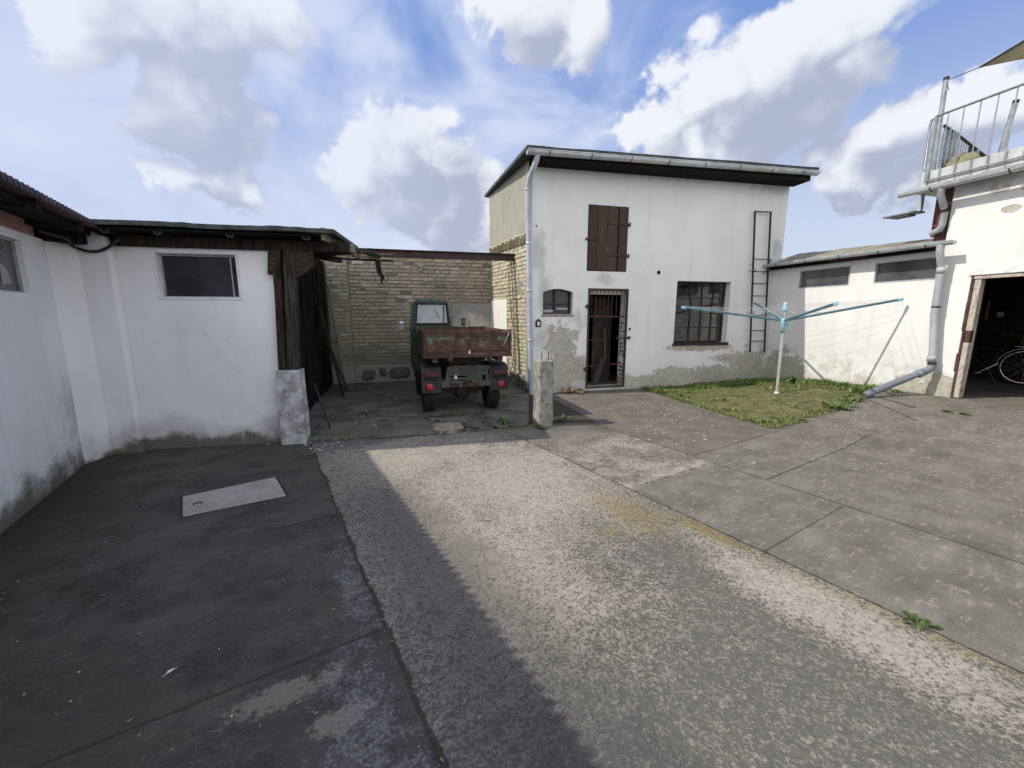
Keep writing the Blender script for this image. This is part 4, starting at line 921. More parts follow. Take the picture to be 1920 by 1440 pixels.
# ================================================================== LONG OUTBUILDING (left edge)
LO = thing('outbuilding', 'long white outbuilding with corrugated purple brown roof', 'building', tuple(FL(-1.5,-1,0)))
LWIN = (-1.55, -.475, 1.79, 2.255)
weld(wall_mb(FL, -8, 0, -.12, 2.33, [LWIN, (-4.4,-3.3,1.79,2.255)], t=.25).build('wall', MT['long'], LO))
mb = MB(); mb.fbox(FL,-8,-.14,-.2,-.012,2.33,2.47); mb.build('red_band', MT['redband'], LO)
for (a, b, c, d) in (LWIN, (-4.4,-3.3,1.79,2.255)):
    mb = MB(); mb.fbox(FL,a,b,-.065,-.055,c,d); wd = mb.build('window', MT['greypane'], LO)
    mb = MB(); mb.fbox(FL,a,a+.02,-.055,-.035,c,d); mb.fbox(FL,b-.02,b,-.055,-.035,c,d); mb.fbox(FL,a+.02,b-.02,-.055,-.035,d-.02,d); mb.fbox(FL,a+.02,b-.02,-.055,-.035,c,c+.015); mb.build('frame', MT['grey_frame'], wd)
    mb = MB(); mb.prism([FL(b-.30,-.054,c+.06),FL(b-.14,-.054,c+.08),FL(b-.19,-.054,c+.2),FL(b-.28,-.054,c+.24)], FL.n*.004); mb.build('paper_scrap', MT['curtain'], wd)
mb = MB(); mb.prism([FL(-8,.0,2.47),FL(-8,.30,2.43),FL(-8,.30,2.475),FL(-8,.0,2.52)], FL.u*8.7); mb.build('eave_boarding', MT['soffit'], LO)
for k in range(9):
    s = -.25-k*.9; mb = MB(); mb.bar(FL(s,-.4,2.49),FL(s,.36,2.452),.08,.09); mb.build('rafter', MT['dark_wood'], LO)
mb = MB(); mb.prism([FL(-.02,-.25,2.30),FL(-.02,.26,2.34),FL(-.02,.26,2.44),FL(-.02,-.25,2.48)], FL.u*.5); mb.build('eave_end_boarding', MT['soffit'], LO)
mb = MB(); n = 0; pitch = .076; S0, S1 = -8, 1.0; NN = int((S1-S0)/pitch*6); vs = []
for k in range(NN+1):
    s = S0+(S1-S0)*k/NN; h = .024*math.sin(2*PI*(s-S0)/pitch)
    for (w, z) in ((.42,2.51),(-3.0,3.06)):
        for tt in (0, -.012): vs.append(FL(s, w, z+h+tt))
fs = []
for k in range(NN):
    a = k*4; b = a+4
    fs += [(a,b,b+2,a+2),(a+1,a+3,b+3,b+1),(a,a+1,b+1,b),(a+2,b+2,b+3,a+3)]
mb.add(vs, fs, True); mb.build('roof', MT['corrugated'], LO)
mb = MB(); mb.prism([FL(-8,-2.9,-.1),FL(0.5,-2.9,-.1),FL(.5,-3.0,-.1),FL(-8,-3.0,-.1)], (0,0,3.0)); mb.build('rear_wall', MT['long'], LO)
lone('cable', 'black power cable sagging across the pilaster between outbuilding and shed', 'cable', 'cable', lambda m: m.tube([FL(-.25,.06,2.38),FL(-.1,.20,2.345)]+[FS(-1.80+.42*t,.13,2.335-.09*math.sin(PI*(t*.8+.1))+.10*t*t) for t in [k/10 for k in range(11)]], .016, 8), FS(-1.6,.13,2.3))

# ================================================================== ANNEX
AN = thing('annex', 'low white annex with two slit windows under a zinc gutter', 'building', tuple(FA(1.5,-1,.2)))
AW = [(.70,1.72,2.15,2.515),(2.14,3.045,2.155,2.51)]
weld(wall_mb(FA, -.02, 3.08, -.1, 2.60, AW, t=.25).build('wall', MT['annex'], AN))
for i, (a, b, c, d) in enumerate(AW):
    mb = MB(); mb.fbox(FA,a,b,-.05,-.04,c,d); wd = mb.build('window', MT['greypane'], AN)
    mb = MB(); t = .02
    mb.fbox(FA,a,a+t,-.04,.004,c,d); mb.fbox(FA,b-t,b,-.04,.004,c,d); mb.fbox(FA,a+t,b-t,-.04,.004,d-t,d); mb.fbox(FA,a+t,b-t,-.04,.004,c,c+t); mb.build('frame', MT['grey_frame'], wd)
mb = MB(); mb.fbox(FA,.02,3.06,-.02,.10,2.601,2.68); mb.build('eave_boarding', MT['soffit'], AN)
mb = MB(); mb.fbox(FA,1.35,2.05,.10,.125,2.615,2.665); mb.build('loose_board', MT['rust_red'], AN)
mb = MB(); q = random.Random(2); NS = 14
for k in range(NS):
    a = -.02+3.08*k/NS; b = a+3.08/NS-.004; j = q.uniform(-.006,.006)
    ra, rb = 2.995-.035*a, 2.995-.035*b
    mb.hexa([FA(a,.19,2.685+j),FA(b,.19,2.685+j),FA(b,-.75,rb-.03+j),FA(a,-.75,ra-.03+j),FA(a,.19,2.715+j),FA(b,.19,2.715+j),FA(b,-.75,rb+j),FA(a,-.75,ra+j)])
mb.fbox(FA,-.02,3.06,-3.2,-.752,2.84,2.88); mb.build('roof', MT['annex_roof'], AN)
mb = MB(); mb.fbox(FA,-.03,.10,-1.2,.14,2.70,2.86); mb.build('flashing', MT['zinc'], AN, bevel=.02)
gutter(FA, .02, 3.33, .25, 2.705, 2.685, .055, 'zinc', AN, brackets=5)
pp = MB(); pp.tube([FA(3.17,.25,2.655),FA(3.17,.25,2.55),FA(3.17,.21,2.44),FA(3.17,.17,2.36),FA(3.17,.15,2.28)], .047, 16); pipe = pp.build('downpipe', MT['pvc'], AN)
mb = MB(); mb.tube([FA(3.17,.15,2.30),FA(3.18,.145,1.6),FA(3.25,.13,.86)], .049, 18); mb.build('pipe_length', MT['pvc'], pipe)
for z, s in ((2.28,3.17),(.92,3.245)): mb = MB(); mb.lathe(FA(s,.15,z), (0,0,1), [(-.05,.050),(-.05,.057),(.04,.057),(.04,.050)], 18); mb.build('socket', MT['pvc'], pipe)
for z, s in ((1.72,3.18),(.84,3.25)): mb = MB(); mb.lathe(FA(s,.14,z), (0,0,1), [(-.012,.051),(-.012,.056),(.012,.056),(.012,.051)], 18); mb.build('pipe_clip', MT['rust'], pipe)
e0 = FA(3.25,.13,.80); e1 = on(5.79,6.50,.055)
mb = MB(); dirn = (e1-e0).normalized(); mb.tube([e0+Vector((0,0,.06)), e0-Vector((0,0,.02)), e0+dirn*.05-Vector((0,0,.05)), e0+dirn*.16-Vector((0,0,.035)), e1-dirn*.0], .054, 18)
mb.build('drain_pipe', MT['pvc_dark'], pipe)
mb = MB(); mb.lathe(e0+dirn*.12-Vector((0,0,.042)), dirn, [(0,.055),(0,.062),(.09,.062),(.09,.055)], 18); mb.build('socket', MT['pvc_dark'], pipe)
lone('rubble_lump', 'dirty lump of soil and stone under the mouth of the slanting drain pipe', 'rubble', 'stone_dark', lambda m: m.add([on(5.66+.16*math.cos(a)*r, 6.52+.11*math.sin(a)*r, h+.012*math.sin(a*5)) for r, h in ((1,-.01),(.75,.035),(.3,.05)) for a in [2*PI*k/14 for k in range(14)]], [(i*14+k,i*14+(k+1)%14,(i+1)*14+(k+1)%14,(i+1)*14+k) for i in range(2) for k in range(14)]+[tuple(range(28,42))], True), on(5.66,6.52))

# ================================================================== GARAGE WITH ROOF TERRACE
GA = thing('garage', 'white garage with open doorway and roof terrace, beside the annex', 'building', tuple(FA(5,-2,.3)))
weld(wall_mb(FA, 3.08, 8.5, -.1, 3.52, [(3.485,6.9,-.1,2.27)], t=.28, w=.004).build('wall', MT['annex'], GA))
mb = MB(); mb.fbox(FA,2.90,3.08,-5,-.03,2.75,3.52); mb.build('side_wall', MT['rust_red'], GA)
mb = MB(); mb.fbox(FA,3.44,7.0,.004,.03,2.175,2.275); lt = mb.build('door_lintel', MT['lintel'], GA, bevel=.004)
mb = MB(); mb.fbox(FA,3.47,6.9,-.10,.012,2.12,2.17); mb.build('door_rail', MT['jamb'], lt, bevel=.004)
mb = MB(); q = random.Random(6)
z = .30
while z < 2.16:
    h = q.uniform(.2,.5); mb.fbox(FA,3.472+q.uniform(-.012,.006),3.502,-.06,.014+q.uniform(-.006,.006),z,min(z+h,2.17)); z += h
jm = mb.build('door_frame', MT['rust_red'], GA, bevel=.006)
mb = MB(); mb.fbox(FA,3.504,3.575,-.09,-.002,1.36,2.12); mb.fbox(FA,3.504,3.568,-.09,-.002,.33,1.18); mb.build('door_edge', MT['jamb'], jm, bevel=.006)
mb = MB(); mb.fbox(FA,3.504,3.56,-.09,-.012,1.18,1.36); mb.build('lock_case', MT['rust_red'], jm)
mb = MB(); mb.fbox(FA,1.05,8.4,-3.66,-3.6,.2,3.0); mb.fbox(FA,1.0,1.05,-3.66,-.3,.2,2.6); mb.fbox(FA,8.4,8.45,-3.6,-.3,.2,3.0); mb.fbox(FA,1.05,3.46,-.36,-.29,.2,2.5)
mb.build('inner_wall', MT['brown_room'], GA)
mb = MB(); mb.fbox(FA,1.05,8.4,-3.6,-.3,2.5,2.56); mb.build('ceiling', MT['shade_black'], GA)
mb = MB(); mb.fbox(FA,1.05,8.4,-3.6,-.02,.2,.312); struct(mb.build('garage_floor', simple('garage_concrete', (.13,.12,.105), (.21,.195,.17), 4, .9)))
for s in (1.72, 2.18): mb = MB(); mb.fbox(FA,s-.045,s+.045,-3.6,-3.55,1.555,1.65); mb.build('socket_box', MT['white_plastic'], GA, bevel=.008)
mb = MB(); mb.fbox(FA,1.96,1.985,-3.6,-3.58,1.5,1.9); mb.build('conduit', MT['grey_frame'], GA)
mb = MB(); mb.fbox(FA,2.70,2.92,-.33,-.29,2.86,3.52); mb.build('red_board', simple('dark_red_board', (.17,.035,.035), (.25,.06,.055), 6, .8), GA)
# terrace slab, gutter, short downpipe
mb = MB(); mb.fbox(FA,2.74,8.5,-5,.20,3.575,3.80); mb.build('terrace_slab', simple('terrace_edge', (.40,.41,.40), (.54,.55,.54), 4, .7), GA, bevel=.01)
mb = MB(); mb.fbox(FA,2.62,8.5,-4.9,.18,3.525,3.573); mb.build('eave_boarding', MT['zinc'], GA)
gutter(FA, 2.52, 8.5, .27, 3.535, 3.50, .055, 'zinc', GA, brackets=7)
mb = MB(); mb.tube([FA(3.06,.26,3.50),FA(3.06,.25,3.40),FA(3.05,.14,3.26),FA(3.05,.08,3.18),FA(3.045,.08,2.98),FA(3.01,.06,2.91),FA(2.89,.03,2.875)], .042, 14); mb.build('downpipe', MT['pvc'], GA)
mb = MB(); mb.lathe(FA(3.05,.09,3.19), (0,0,1), [(-.03,.043),(-.03,.048),(.03,.048),(.03,.043)], 16); mb.build('pipe_clip', MT['rust'], GA)
mb = MB(); mb.fbox(FA,2.60,2.65,-.10,-.05,3.28,3.53); arm = mb.build('bracket_post', MT['zinc'], GA)
lamp = thing('floodlight', 'flat slatted floodlight on a bracket under the terrace gutter', 'lamp', tuple(FA(2.35,-.1,3.27)))
mb = MB(); mb.fbox(FA,2.14,2.62,-.22,.02,3.262,3.288); mb.build('housing', MT['steel'], lamp, bevel=.005)
mb = MB()
for k in range(8): mb.fbox(FA,2.24+k*.035,2.255+k*.035,-.20,.0,3.235,3.262)
mb.build('cooling_fin', MT['steel'], lamp)
# railing
RL = thing('railing', 'galvanised bar railing along the edge of the roof terrace', 'railing', tuple(FA(4,.12,3.7)))
mb = MB(); mb.tube([FA(2.83,.23,4.58),FA(8.4,.23,4.58)], .019, 8); mb.build('top_rail', MT['steel'], RL)
mb = MB(); mb.tube([FA(2.83,.23,3.66),FA(8.4,.23,3.66)], .012, 8); mb.build('bottom_rail', MT['steel'], RL)
mb = MB(); mb.tube([FA(2.83,.23,3.64),FA(2.83,.23,4.58)], .022, 10); mb.build('post', MT['steel'], RL)
for k in range(30): mb = MB(); s = 2.98+k*.178; mb.tube([FA(s,.23,3.62),FA(s,.23,4.575)], .0075, 6); mb.build('bar', MT['steel'], RL)
RS = thing('railing', 'side railing of dark bars running back along the terrace end', 'railing', tuple(FA(2.80,-1,3.7)))
mb = MB(); mb.tube([FA(2.80,-.02,4.49),FA(2.80,-.24,4.42)], .02, 8); mb.tube([FA(2.80,-.30,4.41),FA(2.80,-2.0,3.83)], .02, 8); mb.build('top_rail', MT['dark_iron'], RS)
for w in (-.15,-.24,-.31,-.86): mb = MB(); mb.tube([FA(2.80,w,3.70),FA(2.80,w,4.52+w*.34)], .03, 10); mb.build('post', MT['steel'], RS)
for w in [-.04-.035*k for k in range(3)]+[-.37-.055*k for k in range(6)]: mb = MB(); mb.tube([FA(2.80,w,3.72),FA(2.80,w,4.49+w*.34)], .0065, 6); mb.build('bar', MT['steel'], RS)
mb = MB(); mb.prism([FA(2.79,-.66,3.72),FA(2.79,-.66,4.25),FA(2.79,-2.0,3.80),FA(2.79,-2.0,3.72)], FA.u*.02); mb.build('privacy_screen', MT['dark_green_screen'], RS)
mb = MB(); mb.tube([FA(2.745,.10,3.86),FA(2.70,.10,3.88),FA(2.69,.10,4.55),FA(2.70,.10,4.60),FA(2.76,.10,4.60)], .018, 8); lone_ = mb.build('bent_tube', MT['steel'], RS)
sp = thing('sail_pole', 'upright steel pole at the terrace corner holding the shade sail rope', 'pole', tuple(FA(2.79,.05,3.7)))
mb = MB(); mb.tube([FA(2.79,.05,3.70),FA(2.77,.05,5.13)], .032, 12); mb.build('tube', MT['steel'], sp)
mb = MB(); mb.tube([FA(2.77,.05,5.13),FA(2.77,.05,5.17)], .036, 12); mb.build('cap', MT['dark_iron'], sp)
sp = thing('sail_pole', 'slanting grey pole behind the terrace railing', 'pole', tuple(FA(3.0,-1,3.7)))
mb = MB(); mb.tube([FA(2.98,-1.0,3.70),FA(3.08,-1.0,4.80)], .034, 12); mb.build('tube', MT['steel'], sp)
mb = MB(); mb.tube([FA(3.08,-1.0,4.80),FA(3.085,-1.0,4.84)], .038, 12); mb.build('cap', MT['dark_iron'], sp)
sl = thing('shade_sail', 'sand coloured shade sail stretched above the terrace by a rope', 'shade sail', tuple(FA(4,-1,5.6)))
A0, A1, A2 = FA(2.68,-.80,5.47), FA(4.9,-.5,6.0), FA(4.6,-3.6,5.55); mb = MB(); n = 12; vs = []; idx = {}
for i in range(n+1):
    for j in range(n+1-i):
        u, v = i/n, j/n; p = A0+(A1-A0)*u+(A2-A0)*v; cen = (A0+A1+A2)/3; k = 1-.55*27*u*v*(1-u-v)
        e = .35*(u*(1-u-v)+v*(1-u-v)+u*v); p = p.lerp(cen, e); p.z -= .12*27*u*v*(1-u-v)*.5; idx[i,j] = len(vs); vs.append(p)
fs = []
for i in range(n):
    for j in range(n-i):
        fs.append((idx[i,j],idx[i+1,j],idx[i,j+1]))
        if j < n-i-1: fs.append((idx[i+1,j],idx[i+1,j+1],idx[i,j+1]))
mb.add(vs, fs, True); so = mb.build('sail_cloth', MT['sail'], sl)
sm = so.modifiers.new('thick', 'SOLIDIFY'); sm.thickness = .006
mb = MB(); mb.tube([FA(2.775,.05,5.12),A0], .007, 6); mb.tube([FA(2.775,.05,5.12),FA(2.83,.05,4.96)], .004, 5); mb.build('rope', MT['cable'], sl)
mb = MB(); mb.tube([vs[idx[i,0]]+Vector((0,0,.0)) for i in range(n+1)], .014, 6); mb.build('hem', MT['dark_iron'], sl)
mb = MB(); nn = 14
prof = [(0,.0,.19),(.08,.0,.21),(.16,.0,.17),(.22,.0,.09),(.24,.0,.0)]
mb.lathe(FA(2.98,-.25,3.82), (0,0,1), [(0,.21),(.08,.22),(.15,.18),(.21,.10),(.235,.0)], 14)
for k, v in enumerate(mb.v): v += Vector((.02*math.sin(k*2.1), .02*math.cos(k*1.7), .012*math.sin(k*3.3)))
tag(mb.build('covered_bundle', MT['bundle'], loc=tuple(FA(2.98,-.25,3.82))), 'rounded olive coloured bundle lying behind the terrace railing', 'bundle')

# bicycle in the garage
BC = thing('bicycle', 'bicycle with chrome rims parked in the dark garage', 'bicycle', (9.42,7.36,.312))
r0 = Vector((9.42,7.36,.312+.335)); bd = Vector((-.62,.785,0)).normalized(); bn = Vector((bd.y,-bd.x,0)); f0_ = r0+bd*1.06
def bp(f, h, s=0): return r0+bd*f+Vector((0,0,h))+bn*s
for c in (r0, f0_):
    cir = lambda r: [c+bd*r*math.cos(2*PI*k/36)+Vector((0,0,r*math.sin(2*PI*k/36))) for k in range(36)]
    mb = MB(); mb.tube(cir(.318), .019, 8, closed=True); wh = mb.build('wheel', MT['rubber'], BC)
    mb = MB(); mb.tube(cir(.292), .013, 8, closed=True); mb.build('rim', MT['chrome'], wh)
    mb = MB(); mb.tube([c-bn*.04, c+bn*.04], .018, 10)
    for k in range(20): a = 2*PI*k/20; mb.tube([c+bn*(.03 if k%2 else -.03), c+bd*.29*math.cos(a)+Vector((0,0,.29*math.sin(a)))], .0014, 4, cap=False)
    mb.build('spokes', MT['chrome'], wh)
    mb = MB(); fan = [c+bd*.345*math.cos(R(a))+Vector((0,0,.345*math.sin(R(a)))) for a in range(10,180,10)]
    for p0, p1 in zip(fan, fan[1:]): mb.prism([p0-bn*.025,p1-bn*.025,p1+bn*.025,p0+bn*.025], (p0-c).normalized()*.004)
    mb.build('mudguard', MT['chrome'], BC)
mb = MB(); bb = bp(.44,-.06); st_ = bp(.26,.42); hd = bp(.86,.50); hd2 = bp(.90,.36)
for p0, p1, r in ((bb,st_,.016),(bb,hd2,.017),(st_+Vector((0,0,-.12)),hd2,.014),(hd,hd2,.018),(hd2,f0_,.013),(r0+bn*.05,bb,.010),(r0-bn*.05,bb,.010),(r0+bn*.05,st_,.009),(r0-bn*.05,st_,.009)): mb.tube([p0,p1], r, 8)
mb.build('frame', MT['dark_iron'], BC)
mb = MB(); mb.tube([st_, bp(.235,.55)], .013, 8); mb.prism([bp(.10,.55,-.09),bp(.10,.55,.09),bp(.25,.56,.07),bp(.40,.565,.02),bp(.40,.565,-.02),bp(.25,.56,-.07)], (0,0,.055)); mb.build('saddle', MT['rubber'], BC, bevel=.015)
mb = MB(); mb.tube([hd,bp(.84,.66)], .012, 8); mb.tube([bp(.66,.68,.30),bp(.80,.70,.20),bp(.85,.67,.0),bp(.80,.70,-.20),bp(.66,.68,-.30)], .011, 8); mb.build('handlebar', MT['chrome'], BC)
mb = MB(); mb.tube([bb-bn*.07, bb+bn*.07], .02, 8); mb.bar(bb+bn*.07, bb+bn*.07+bd*.12-Vector((0,0,.11)), .012,.02); mb.bar(bb-bn*.07, bb-bn*.07-bd*.12+Vector((0,0,.11)), .012,.02); mb.bar(bb+bn*.13+bd*.12-Vector((0,0,.11))-bd*.04, bb+bn*.13+bd*.12-Vector((0,0,.11))+bd*.04, .09,.02); mb.build('crank', MT['chrome'], BC)
mb = MB()
for s in (-.06,0,.06): mb.tube([bp(-.28,.375,s),bp(.16,.375,s)], .006, 6)
mb.tube([bp(-.05,.375,.06),r0+bn*.05],.006,6); mb.tube([bp(-.05,.375,-.06),r0-bn*.05],.006,6); mb.build('luggage_rack', MT['chrome'], BC)
mb = MB(); mb.tube([bb-bn*.06, bp(.30,-.32,-.20)], .009, 6); mb.build('kickstand', MT['chrome'], BC)
mb = MB(); mb.prism([bp(-.30,.385,-.15),bp(.12,.385,-.15),bp(.12,.385,.15),bp(-.30,.385,.15)], (0,0,.20))
for k, v in enumerate(mb.v): v += Vector((.02*math.sin(k*3), .02*math.cos(k*5), .025*math.sin(k*7) if k > 3 else 0))
tag(mb.build('bag', MT['green_bag'], loc=tuple(bp(-.1,.385)), bevel=.05), 'dark green bag lying on the luggage rack of the bicycle', 'bag')

# ================================================================== ROTARY CLOTHESLINE
cx_, cy_ = 4.87, 7.32; cz = hz(cx_, cy_)
CL = thing('clothesline', 'rotary clothesline with light blue fittings standing on the lawn', 'clothesline', (cx_,cy_,cz))
c0 = Vector((cx_,cy_,0))
mb = MB(); mb.tube([c0+Vector((0.02,0,cz-.05)),c0+Vector((0,0,1.36))], .025, 14); mb.build('mast', MT['alu'], CL)
mb = MB(); mb.lathe(c0+Vector((.02,0,cz+.0)), (0,0,1), [(-.03,.03),(-.03,.036),(.03,.036),(.03,.05),(.065,.05),(.08,.03)], 16); mb.build('ground_socket', MT['alu'], CL)
mb = MB(); mb.lathe(c0+Vector((0,0,1.28)), (0,0,1), [(0,.027),(0,.036),(.12,.034),(.16,.05),(.22,.055),(.25,.045),(.25,.0)], 18); hub = mb.build('hub', MT['blue'], CL)
mb = MB(); mb.bar(c0+Vector((.04,-.04,1.44)),c0+Vector((.10,-.06,1.34)),.03,.02); mb.build('crank', MT['blue'], hub)
mb = MB(); mb.tube([c0+Vector((0,0,1.5)),c0+Vector((0,0,1.68))], .012, 8); mb.build('inner_mast', MT['alu'], CL)
mb = MB(); mb.lathe(c0+Vector((0,0,1.66)), (0,0,1), [(0,.02),(0,.042),(.03,.044),(.13,.036),(.155,.03),(.16,0)], 18); mb.build('top_cap', MT['blue'], CL)
ARM = []
for k, (az, ln, zt) in enumerate(((-14,1.70,1.85),(76,1.68,1.85),(166,1.70,1.735),(256,1.72,1.75))):
    d = Vector((math.cos(R(az)), math.sin(R(az)), 0)); a0 = c0+d*.05+Vector((0,0,1.50)); a1 = c0+d*ln; a1.z = zt; ARM.append((a0, a1, d))
    mb = MB(); mb.bar(a0, a1, .026, .036); arm = mb.build('arm', MT['arm_dark'], CL, bevel=.005)
    mb = MB(); dv_ = (a1-a0).normalized(); mb.bar(a1-dv_*.05, a1+dv_*.03, .04, .05); mb.build('end_cap', MT['blue'], arm, bevel=.008)
    mb = MB(); mb.bar(a0+dv_*.02+Vector((0,0,.02)), a0+dv_*1.6+Vector((0,0,.0215)), .014, .006); mb.build('top_strip', MT['blue'], arm)
    mb = MB(); mb.tube([a0+dv_*.52+Vector((0,0,.02)), c0+d*.03+Vector((0,0,1.70))], .004, 5); mb.build('stay', MT['line'], arm)
for rr in (.35,.5,.65,.8,.9,.98):
    mb = MB(); P_ = [a0.lerp(a1, rr)+Vector((0,0,.024)) for a0, a1, d in ARM]; pts = []
    for i in range(4):
        a, b = P_[i], P_[(i+1) % 4]
        for t in range(6): p = a.lerp(b, t/6); p.z -= .05*rr*math.sin(PI*t/6); pts.append(p)
    mb.tube(pts, .0017, 4, closed=True); mb.build('washing_line', MT['line'], CL)

# ================================================================== TRUCK (small half-cab tipper, seen from behind)
TK = thing('truck', 'small rusty green half cab flatbed truck parked nose to the brick wall', 'truck', (-.87,6.63,.046), rotz=R(16))
def tb(name, mat, mb, parent=TK, bevel=0): return mb.build(name, MT[mat], parent, bevel=bevel, local=True)
T = Loc()
def bx(x0, x1, y0, y1, z0, z1): return MB().fbox(T, x0, x1, y0, y1, z0, z1)
RW = .325
for (x, y) in ((-.52,0),(.52,0),(-.54,1.50),(.54,1.50)):
    sg = 1 if x > 0 else -1
    mb = MB(); mb.lathe((x,y,RW), (1,0,0), [(-.10,.18),(-.10,.27),(-.085,RW-.012),(-.06,RW-.002),(.06,RW-.002),(.085,RW-.012),(.10,.27),(.10,.18)], 32)
    for k in range(32):
        a = 2*PI*k/32; d = Vector((0, math.cos(a), math.sin(a))); t = Vector((0,-math.sin(a),math.cos(a))); c = Vector((x,y,RW))+d*(RW-.004)
        for s_ in (-1, 1):
            mb.bar(c+Vector((s_*.012,0,0)), c+Vector((s_*.088,0,0))+t*.018, .022, .016, up=d)
    wh = tb('wheel', 'rubber', mb)
    mb = MB(); mb.lathe((x,y,RW), (sg,0,0), [(-.05,.0),(-.05,.17),(.06,.185),(.06,.165),(.02,.14),(.02,.07),(.07,.06),(.07,0)], 24); tb('rim', 'frame_green', mb, wh)
mb = bx(-.42,.42,-.045,.045,.285,.365); mb.lathe((.04,-.10,.32), (0,1,0), [(0,.0),(.0,.05),(.03,.12),(.09,.15),(.2,.15),(.26,.08)], 18); tb('rear_axle', 'dark_iron', mb, bevel=.01)
mb = bx(-.42,.42,1.46,1.54,.29,.36); tb('front_axle', 'dark_iron', mb, bevel=.01)
mb = bx(-.25,-.17,-.30,2.2,.48,.62); mb.fbox(T,.25,.33,-.30,2.2,.48,.62); mb.fbox(T,-.17,.25,.9,1.0,.5,.6); tb('chassis_rail', 'frame_green', mb)
# rear panel of the frame: trapezium plate with cut-outs, cross member, hitch
y0 = -.335
mb = MB(); mb.prism([(-.24,y0,.63),(.34,y0,.63),(.36,y0,.76),(-.20,y0,.77)], (0,.02,0)); pn = tb('rear_panel', 'frame_green', mb)
mb = MB(); mb.prism([(-.29,y0-.004,.50),(-.22,y0-.004,.50),(-.19,y0-.004,.76),(-.24,y0-.004,.76)], (0,.05,0)); mb.prism([(.37,y0-.004,.50),(.44,y0-.004,.50),(.40,y0-.004,.76),(.355,y0-.004,.76)], (0,.05,0)); mb.fbox(T,-.22,.37,y0-.012,y0+.02,.605,.66); tb('bracket', 'frame_green', mb, pn, bevel=.006)
mb = bx(.06,.30,y0-.006,y0+.01,.52,.605); tb('number_plate', 'frame_green', mb, pn)
mb = bx(-.34,-.21,y0-.05,y0+.02,.43,.535); mb.fbox(T,.36,.48,y0-.05,y0+.02,.43,.535); tb('bumper_block', 'frame_green', mb, bevel=.008)
mb = bx(-.20,.355,y0-.04,y0+.03,.425,.525); tb('cross_member', 'frame_green', mb, bevel=.01)
mb = bx(-.20,-.06,y0-.044,y0-.041,.435,.50); mb.fbox(T,.15,.26,y0-.044,y0-.041,.435,.5); tb('rust_patch', 'rust', mb)
mb = bx(-.005,.125,y0-.075,y0-.041,.44,.50); mb.tube([(-.0,y0-.07,.51),(.02,y0-.10,.54),(.10,y0-.10,.54),(.12,y0-.07,.51)], .014, 8); tb('hitch', 'rust', mb, bevel=.006)
mb = MB(); mb.lathe((-.115,y0-.002,.575), (0,-1,0), [(0,.030),(.03,.027),(.045,.0)], 14); mb.prism([(-.135,y0-.03,.595),(-.095,y0-.03,.595),(-.115,y0-.03,.632)], (0,.02,0)); tb('plate_lamp', 'white_plastic', mb)
# mudguards with lamps
for sg, x0, x1 in ((-1,-.645,-.345),(1,.42,.72)):
    prof = [(-.395,.36),(-.395,.70),(-.36,.755),(-.25,.785),(.12,.785),(.30,.74),(.38,.66)]
    mb = MB()
    for (ya, za), (yb, zb) in zip(prof, prof[1:]):
        n_ = Vector((0, zb-za, -(yb-ya))).normalized()*.014
        mb.prism([(x0,ya,za),(x1,ya,za),(x1,yb,zb),(x0,yb,zb)], n_)
    side = [Vector((x0 if sg < 0 else x1-.012, y, z)) for y, z in prof]+[Vector((x0 if sg < 0 else x1-.012, y, z)) for y, z in ((.34,.62),(.1,.70),(-.22,.69),(-.33,.60),(-.345,.36))]
    mb.prism(side, (.012,0,0))
    mg = tb('mudguard', 'mudguard', mb, bevel=.006)
    cx = (x0+x1)/2+(-.03 if sg < 0 else .04)
    mb = MB(); mb.lathe((cx,-.396,.455), (0,-1,0), [(0,.056),(.010,.056),(.018,.05),(.018,0)], 28); rl = tb('round_reflector', 'red', mb, mg)
    mb = MB(); mb.lathe((cx,-.394,.455), (0,-1,0), [(0,.066),(.009,.066),(.010,.056)], 28); tb('rim', 'red_dark', mb, rl)
    mb = MB(); mb.fbox(T, x0+.05, x1-.03 if sg < 0 else x1-.012, -.44,-.396, .612, .685); lm = tb('tail_lamp', 'red_dark', mb, mg, bevel=.01)
    mb = MB(); mb.fbox(T, x0+.05, x1-.03 if sg < 0 else x1-.012, -.445,-.396, .575, .605); tb('lamp_housing', 'rubber', mb, mg, bevel=.004)
# dropside bed
X0, X1, Y0, Y1, Z0 = -.60, .715, -.575, 1.16, .955
mb = bx(X0-.02,X1+.02,Y0-.03,Y1,Z0-.035,Z0+.005); mb.fbox(T,X0+.12,X0+.2,Y0+.02,Y1,Z0-.11,Z0-.036); mb.fbox(T,X1-.2,X1-.12,Y0+.02,Y1,Z0-.11,Z0-.036); mb.fbox(T,X0+.2,X1-.2,.3,.4,Z0-.10,Z0-.04); bed = tb('load_bed', 'rust_red', mb, bevel=.004)
mb = MB(); mb.prism([(-.30,Y0+.25,Z0-.04),(.42,Y0+.25,Z0-.04),(.30,Y0+.30,.78),(-.18,Y0+.30,.78)], (0,1.2,0)); tb('tipping_frame', 'dark_iron', mb)
mb = MB(); ht = 1.33; mb.fbox(T,X0+.03,X1-.03,Y0-.012,Y0+.012,Z0+.02,ht-.07); tg = tb('tailgate', 'tailgate', mb)
mb = MB(); mb.fbox(T,X0+.02,X1-.02,Y0-.028,Y0+.012,ht-.07,ht-.005); mb.fbox(T,X0+.03,X1-.03,Y0-.022,Y0-.012,ht-.10,ht-.085); mb.fbox(T,X0+.03,X1-.03,Y0-.024,Y0-.0125,Z0+.055,Z0+.075); tb('pressed_rail', 'rust_red', mb, tg, bevel=.006)
mb = MB()
for x in (X0+.16, X0+.40, .06, .40, X1-.22): mb.fbox(T,x-.012,x+.012,Y0-.018,Y0-.0125,Z0+.08,ht-.10)
